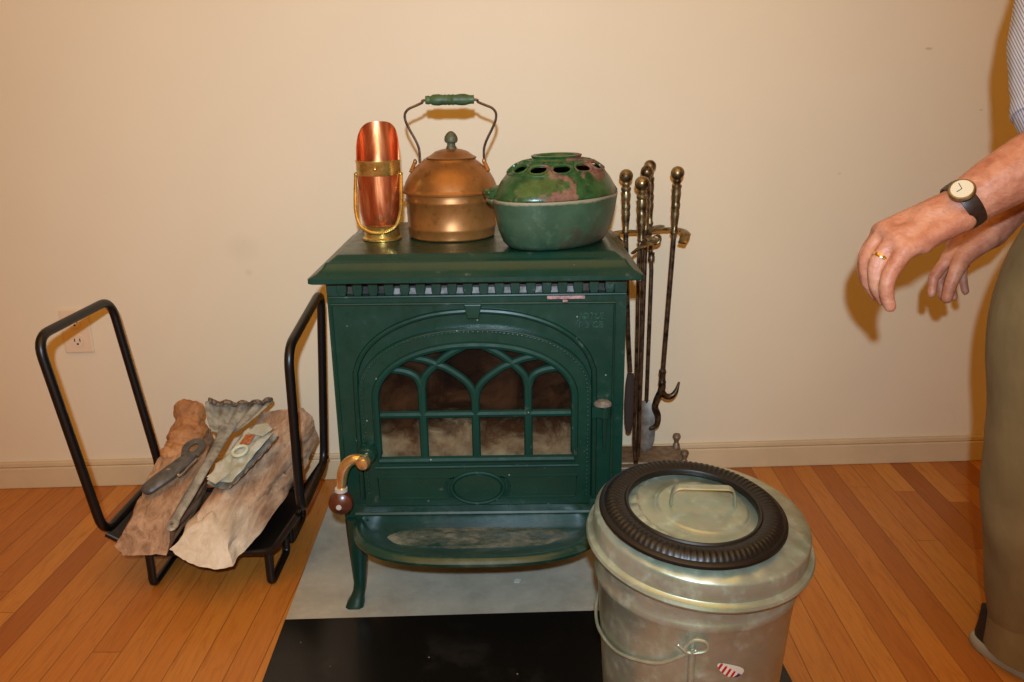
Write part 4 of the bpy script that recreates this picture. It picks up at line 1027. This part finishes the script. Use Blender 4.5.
# left (near) arm
LS, LM, LE, LW = V((.835, 1.23, 1.355)), V((.768, 1.22, 1.16)), V((.742, 1.145, .975)), V((.617, 1.15, .887))
fused('bark_knot', KNOT[1], M['knot'], KNOT[0], .004, 3, disp=lambda p, n_: n_*(.007*noise.noise(p*32) + .004*noise.noise(p*85)))['label'] = 'rounded orange-tan knot'
parts = []
parts.append(cap([LS, LM, LE], [.055, .047, .040]))
parts.append(cap([LE, LE.lerp(LW, .25) + V((0, 0, -.002)), LE.lerp(LW, .6), LW + (LE - LW)*.08, LW], [.040, .043, .039, .032, .030]))
K1, K2, K3, K4 = V((.533, 1.180, .855)), V((.529, 1.158, .860)), V((.534, 1.136, .854)), V((.540, 1.115, .839))
WU, WD = LW + V((-.004, .018, .002)), LW + V((.004, -.018, -.008))
parts.append(cap([LW, LW + V((-.03, 0, -.013)), V((.560, 1.150, .852))], [.029, .028, .025]))
parts.append(cap([WU, K1], [.022, .0145])); parts.append(cap([WU, K2], [.022, .0145])); parts.append(cap([WD, K3], [.0195, .0145])); parts.append(cap([WD, K4], [.0185, .0135]))
parts.append(cap([K1, K2, K3, K4], [.0135]*4))
parts.append(cap([K1 + V((.02, 0, -.008)), K2 + V((.024, 0, -.008)), K3 + V((.026, 0, -.004)), K4 + V((.026, .004, .008))], [.0140]*4))
def finger(k, a, b, c_, r0): parts.append(cap([k, a, b, c_], [r0*1.12, r0, r0*.93, r0*.78], 6, 12)); parts.append(MB().ball(a, r0*1.07, 10))
finger(K1, V((.515, 1.180, .822)), V((.515, 1.177, .792)), V((.526, 1.174, .772)), .0100)
finger(K2, V((.507, 1.156, .822)), V((.510, 1.152, .790)), V((.523, 1.149, .768)), .0106)
finger(K3, V((.511, 1.132, .819)), V((.512, 1.128, .788)), V((.523, 1.125, .767)), .0106)
finger(K4, V((.519, 1.107, .806)), V((.517, 1.104, .783)), V((.523, 1.102, .764)), .0110)
parts.append(cap([V((.590, 1.172, .866)), V((.572, 1.192, .842)), V((.560, 1.206, .822)), V((.549, 1.210, .802))], [.022, .0165, .0120, .0092], 6, 12))
for p_ in parts: p_.xf(KN)
n_near = len(parts)
# right (far) arm
RS, RE, RW = V((.980, 1.44, 1.36)), V((.945, 1.385, 1.03)), V((.838, 1.43, .806))
parts.append(cap([RS, RS.lerp(RE, .5), RE], [.055, .048, .042])); parts.append(cap([RE, RE.lerp(RW, .3), RE.lerp(RW, .7), RW], [.042, .045, .036, .029]))
J1, J2, J3, J4 = V((.770, 1.428, .762)), V((.781, 1.448, .760)), V((.800, 1.466, .758)), V((.824, 1.480, .760))
parts.append(cap([RW, V((.803, 1.45, .780))], [.029, .026]))
for J in (J1, J2, J3, J4): parts.append(cap([RW + V((-.006, .006, -.006)), J], [.021, .0135]))
parts.append(cap([J1, J2, J3, J4], [.0125]*4))
def fg(k, a, b, r0): parts.append(cap([k, k.lerp(a, .9), a, b], [r0*1.1, r0, r0*.95, r0*.78], 6, 12))
fg(J1, V((.747, 1.425, .728)), V((.744, 1.418, .700)), .0098); fg(J2, V((.770, 1.448, .722)), V((.776, 1.440, .688)), .0098)
fg(J3, V((.795, 1.462, .716)), V((.803, 1.452, .684)), .0096); fg(J4, V((.823, 1.472, .722)), V((.828, 1.462, .692)), .0090)
parts.append(cap([RW + V((-.01, -.014, -.006)), V((.788, 1.408, .770)), V((.766, 1.395, .735)), V((.758, 1.392, .698))], [.021, .0165, .012, .0095], 6, 12))
for p_ in parts[n_near:]: p_.xf(KF)
LSw, RSw = KN @ LS, KF @ RS
# trunk, neck, head, legs
HC = V((.975, 1.44, 1.600))
parts.append(cap([V((1.01, 1.42, .86)), V((1.02, 1.42, 1.0)), V((1.03, 1.43, 1.18)), V((1.03, 1.44, 1.34))], [.11, .115, .122, .105], 5, 20, (1.25, .85), (0, 1, 0)))
parts.append(cap([LSw + V((.02, .02, .0)), V((1.02, 1.44, 1.40)), RSw + V((-.01, -.03, 0))], [.06, .075, .06]))
parts.append(cap([V((1.02, 1.44, 1.40)), V((.995, 1.44, 1.52))], [.062, .056]))
parts.append(MB().ball(HC + V((.012, 0, .025)), .095, 24, (1.05, .82, 1.08))); parts.append(MB().ball(HC + V((-.02, 0, -.045)), .070, 20, (1.0, .82, 1.1)))
parts.append(cap([HC + V((-.088, 0, .02)), HC + V((-.112, 0, -.018)), HC + V((-.088, 0, -.026))], [.010, .014, .011]))
for s in (-1, 1):
    parts.append(MB().ball(HC + V((.012, s*.080, -.008)), .030, 14, (.7, .3, 1.1)))
    parts.append(cap([HC + V((-.078, s*.012, .034)), HC + V((-.070, s*.05, .034))], [.009, .008]))
LEGS = [(1.315, .008), (1.50, .17)]       # near and far leg: depth, offset
for hy_, dx_ in LEGS:
    parts.append(cap([V((.955 + dx_, hy_, .86)), V((.915 + dx_, hy_, .50)), V((.960 + dx_, hy_, .10))], [.080, .050, .038], 6, 16))
body_o = fused('body', parts, M['skin'], person, .0034, 4)
hairp = [MB().ball(HC + V((.028, 0, .050)), .094, 24, (1.0, .88, 1.0)), cap([HC + V((.09, -.05, -.02)), HC + V((.10, 0, -.02)), HC + V((.09, .05, -.02))], [.022]*3)]
hair = fused('hair', hairp, M['hair'], person, .006, 3)
for s in (-1, 1):
    e_ = obj('eye', MB().ball(HC + V((-.078, s*.032, .018)), .012, 14), M['eye'], person); obj('iris', MB().ball(HC + V((-.0885, s*.032, .018)), .0045, 10, (.5, 1, 1)), M['darkgrip'], e_)
obj('mouth', cap([HC + V((-.083, -.022, -.062)), HC + V((-.090, 0, -.060)), HC + V((-.083, .022, -.062))], [.003, .0055, .003]), M['lips'], person)
# shirt
def folds(a): return lambda p, n_: n_*(a*noise.noise(V((p.x*9, p.y*9, p.z*7))) + a*.5*noise.noise(p*24))
sp_ = [cap([V((1.02, 1.42, .95)), V((1.025, 1.42, 1.02)), V((1.035, 1.43, 1.18)), V((1.035, 1.44, 1.34))], [.125, .132, .138, .120], 5, 20, (1.25, .87), (0, 1, 0)),
       cap([LSw + V((.02, .02, .005)), V((1.02, 1.44, 1.41)), RSw + V((-.01, -.03, .005))], [.072, .088, .072]),
       cap([LS, LM, LM.lerp(LE, .5), LM.lerp(LE, .74)], [.072, .064, .061, .056]).xf(KN),
       cap([RS, RS.lerp(RE, .5), RS.lerp(RE, .85)], [.074, .070, .064]).xf(KF),
       MB().lathe([(0, 0), (.07, 0), (.066, .03), (0, .03)], 24, M=Matrix.Translation((1.01, 1.44, 1.455)) @ Matrix.Rotation(-.25, 4, 'Y'))]
shirt = fused('shirt', sp_, M['shirt'], person, .006, 5, disp=folds(.006))
ca = LM.lerp(LE, .72); cd = (LE - LM).normalized(); cq = cd.to_track_quat('Z', 'Y').to_matrix().to_4x4(); cq.translation = ca
obj('sleeve_cuff', MB().lathe([(.050, -.030), (.0572, -.028), (.0585, .006), (.0565, .014), (.049, .014), (.047, -.02)], 40, M=cq).xf(KN), M['shirt'], shirt)
# trousers
def wr_(p, n_):
    return n_*(.007*noise.noise(V((p.x*7, p.y*7, p.z*4))) + .004*noise.noise(V((p.x*16, p.y*16, p.z*11))))
tp2 = [cap([V((1.05, 1.41, .85)), V((1.05, 1.41, .92)), V((1.04, 1.42, 1.0))], [.126, .128, .122], 5, 20, (1.25, .9), (0, 1, 0))]
for hy_, dx_ in LEGS:
    tp2.append(cap([V((.950 + dx_, hy_, .84)), V((.902 + dx_, hy_, .70)), V((.910 + dx_, hy_, .50)), V((.930 + dx_, hy_, .30)), V((.962 + dx_, hy_, .14)), V((.970 + dx_, hy_, .105))], [.112, .104, .092, .089, .085, .084], 6, 24))
pants = fused('trousers', tp2, M['khaki'], person, .007, 6, disp=wr_)
for hy_, dx_ in LEGS:
    obj('trouser_hem', MB().lathe([(.070, .16), (.083, .15), (.084, .06), (.0845, .030), (.081, .028), (.076, .036), (.07, .12)], 40, c=(.970 + dx_, hy_, 0)), M['khaki'], pants)
# shoes (turned out towards the room)
def shoe(cx_, cy_, ang):
    T = Matrix.Translation((cx_, cy_, 0)) @ Matrix.Rotation(ang, 4, 'Z')
    def outl(k, z, n_=36):
        o_ = []
        for i in range(n_):
            a = 2*PI*i/n_; y = math.sin(a); x = math.cos(a)
            w = .046 + .008*(-y if y < 0 else 0) - .004*max(0, y)
            o_.append(T @ V((x*w*k, (y*.145 - .060)*(1 if k > .9 else 1) * (k if k > .9 else .95), z)))
        return o_
    root = obj('shoe', MB().loft([outl(.97, .022), outl(.99, .032), outl(.96, .055), outl(.80, .082), outl(.55, .092)]), M['shoe'], person)
    obj('sole', MB().loft([outl(1.02, .001), outl(1.07, .006), outl(1.08, .018), outl(1.04, .0235), outl(.95, .024)]), M['sole'], root)
shoe(.955, 1.312, rad(40)); shoe(1.15, 1.50, rad(25))
# watch on the near wrist, rings
wd = (LW - LE).normalized(); wc = LW + (LE - LW)*.10
wq = wd.to_track_quat('Z', 'Y').to_matrix().to_4x4(); wq.translation = wc
watch = obj('wristwatch', MB().lathe([(.0325, -.0105), (.0348, -.0105), (.0357, -.005), (.0357, .005), (.0348, .0105), (.0325, .0105), (.032, 0)], 48, M=wq).xf(KN), M['leather'], person, label='wristwatch with dark strap')
fd = V((-.62, -.58, .45)); fd = (fd - wd*fd.dot(wd)).normalized()
fq = fd.to_track_quat('Z', 'Y').to_matrix().to_4x4(); fq.translation = wc + fd*.0335
obj('watch_case', MB().lathe([(0, -.002), (.0155, -.002), (.0172, .001), (.0172, .005), (.0155, .007), (.014, .0072), (0, .0066)], 36, M=fq).xf(KN), M['antique'], watch)
obj('watch_dial', MB().lathe([(0, .0074), (.0138, .0074), (.0138, .0079), (0, .0079)], 32, M=fq).xf(KN), M['dial'], watch)
hands = MB()
for ang, L_ in ((.6, .010), (2.4, .0075)):
    hands.box((-.0004, 0, .0081), (.0004, L_, .0086), fq @ Matrix.Rotation(ang, 4, 'Z'))
obj('watch_hands', hands.xf(KN), M['hole'], watch, sharp=None)
def ring_at(a, b, f, r_, mat, nm, K):
    a, b = V(a), V(b); q = (b - a).normalized().to_track_quat('Z', 'Y').to_matrix().to_4x4(); q.translation = a.lerp(b, f)
    obj(nm, MB().lathe([(r_, -.002), (r_ + .0013, -.0022), (r_ + .0018, 0), (r_ + .0013, .0022), (r_, .002), (r_ - .0005, 0)], 32, M=q).xf(K), mat, person)
ring_at(K3, V((.511, 1.132, .819)), .78, .0112, M['gold'], 'wedding_ring', KN)
ring_at(J4, V((.823, 1.472, .722)), .62, .0102, M['silver'], 'finger_ring', KF)

# ------------------------------------------------------------------ light, camera
H = 1.065
cam = bpy.data.cameras.new('camera'); cam.sensor_fit = 'HORIZONTAL'; cam.sensor_width = 36; cam.lens = 36*826/1024; cam.clip_start = .02
co = bpy.data.objects.new('camera', cam); COL.objects.link(co); co.location = (0, 0, H)
co.rotation_mode = 'QUATERNION'
co.rotation_quaternion = Quaternion((1, 0, 0), rad(90 - 17.3)) @ Quaternion((0, 0, 1), rad(-.8))
scene.camera = co
fl = bpy.data.lights.new('camera_flash', 'SPOT'); fl.energy = 156; fl.color = (.61, .80, 1.0); fl.shadow_soft_size = .016; fl.spot_size = rad(102); fl.spot_blend = 1.0
fo = bpy.data.objects.new('camera_flash', fl); COL.objects.link(fo); fo.location = (0, -.10, H + .148)
fo.rotation_euler = (rad(90 - 9), 0, rad(3))
al_ = bpy.data.lights.new('ceiling_lamp', 'AREA'); al_.shape = 'DISK'; al_.size = 3.0; al_.energy = 36; al_.color = (1, .52, .085)
ao = bpy.data.objects.new('ceiling_lamp', al_); COL.objects.link(ao); ao.location = (-.1, .1, 2.4)
w = bpy.data.worlds.new('room_glow'); scene.world = w; w.use_nodes = True
bg = w.node_tree.nodes['Background']; bg.inputs[0].default_value = (1, .53, .10, 1); bg.inputs[1].default_value = .5
vs_ = scene.view_settings; vs_.view_transform = 'Standard'; vs_.look = 'None'; vs_.exposure = 0; vs_.gamma = 1; vs_.use_curve_mapping = False
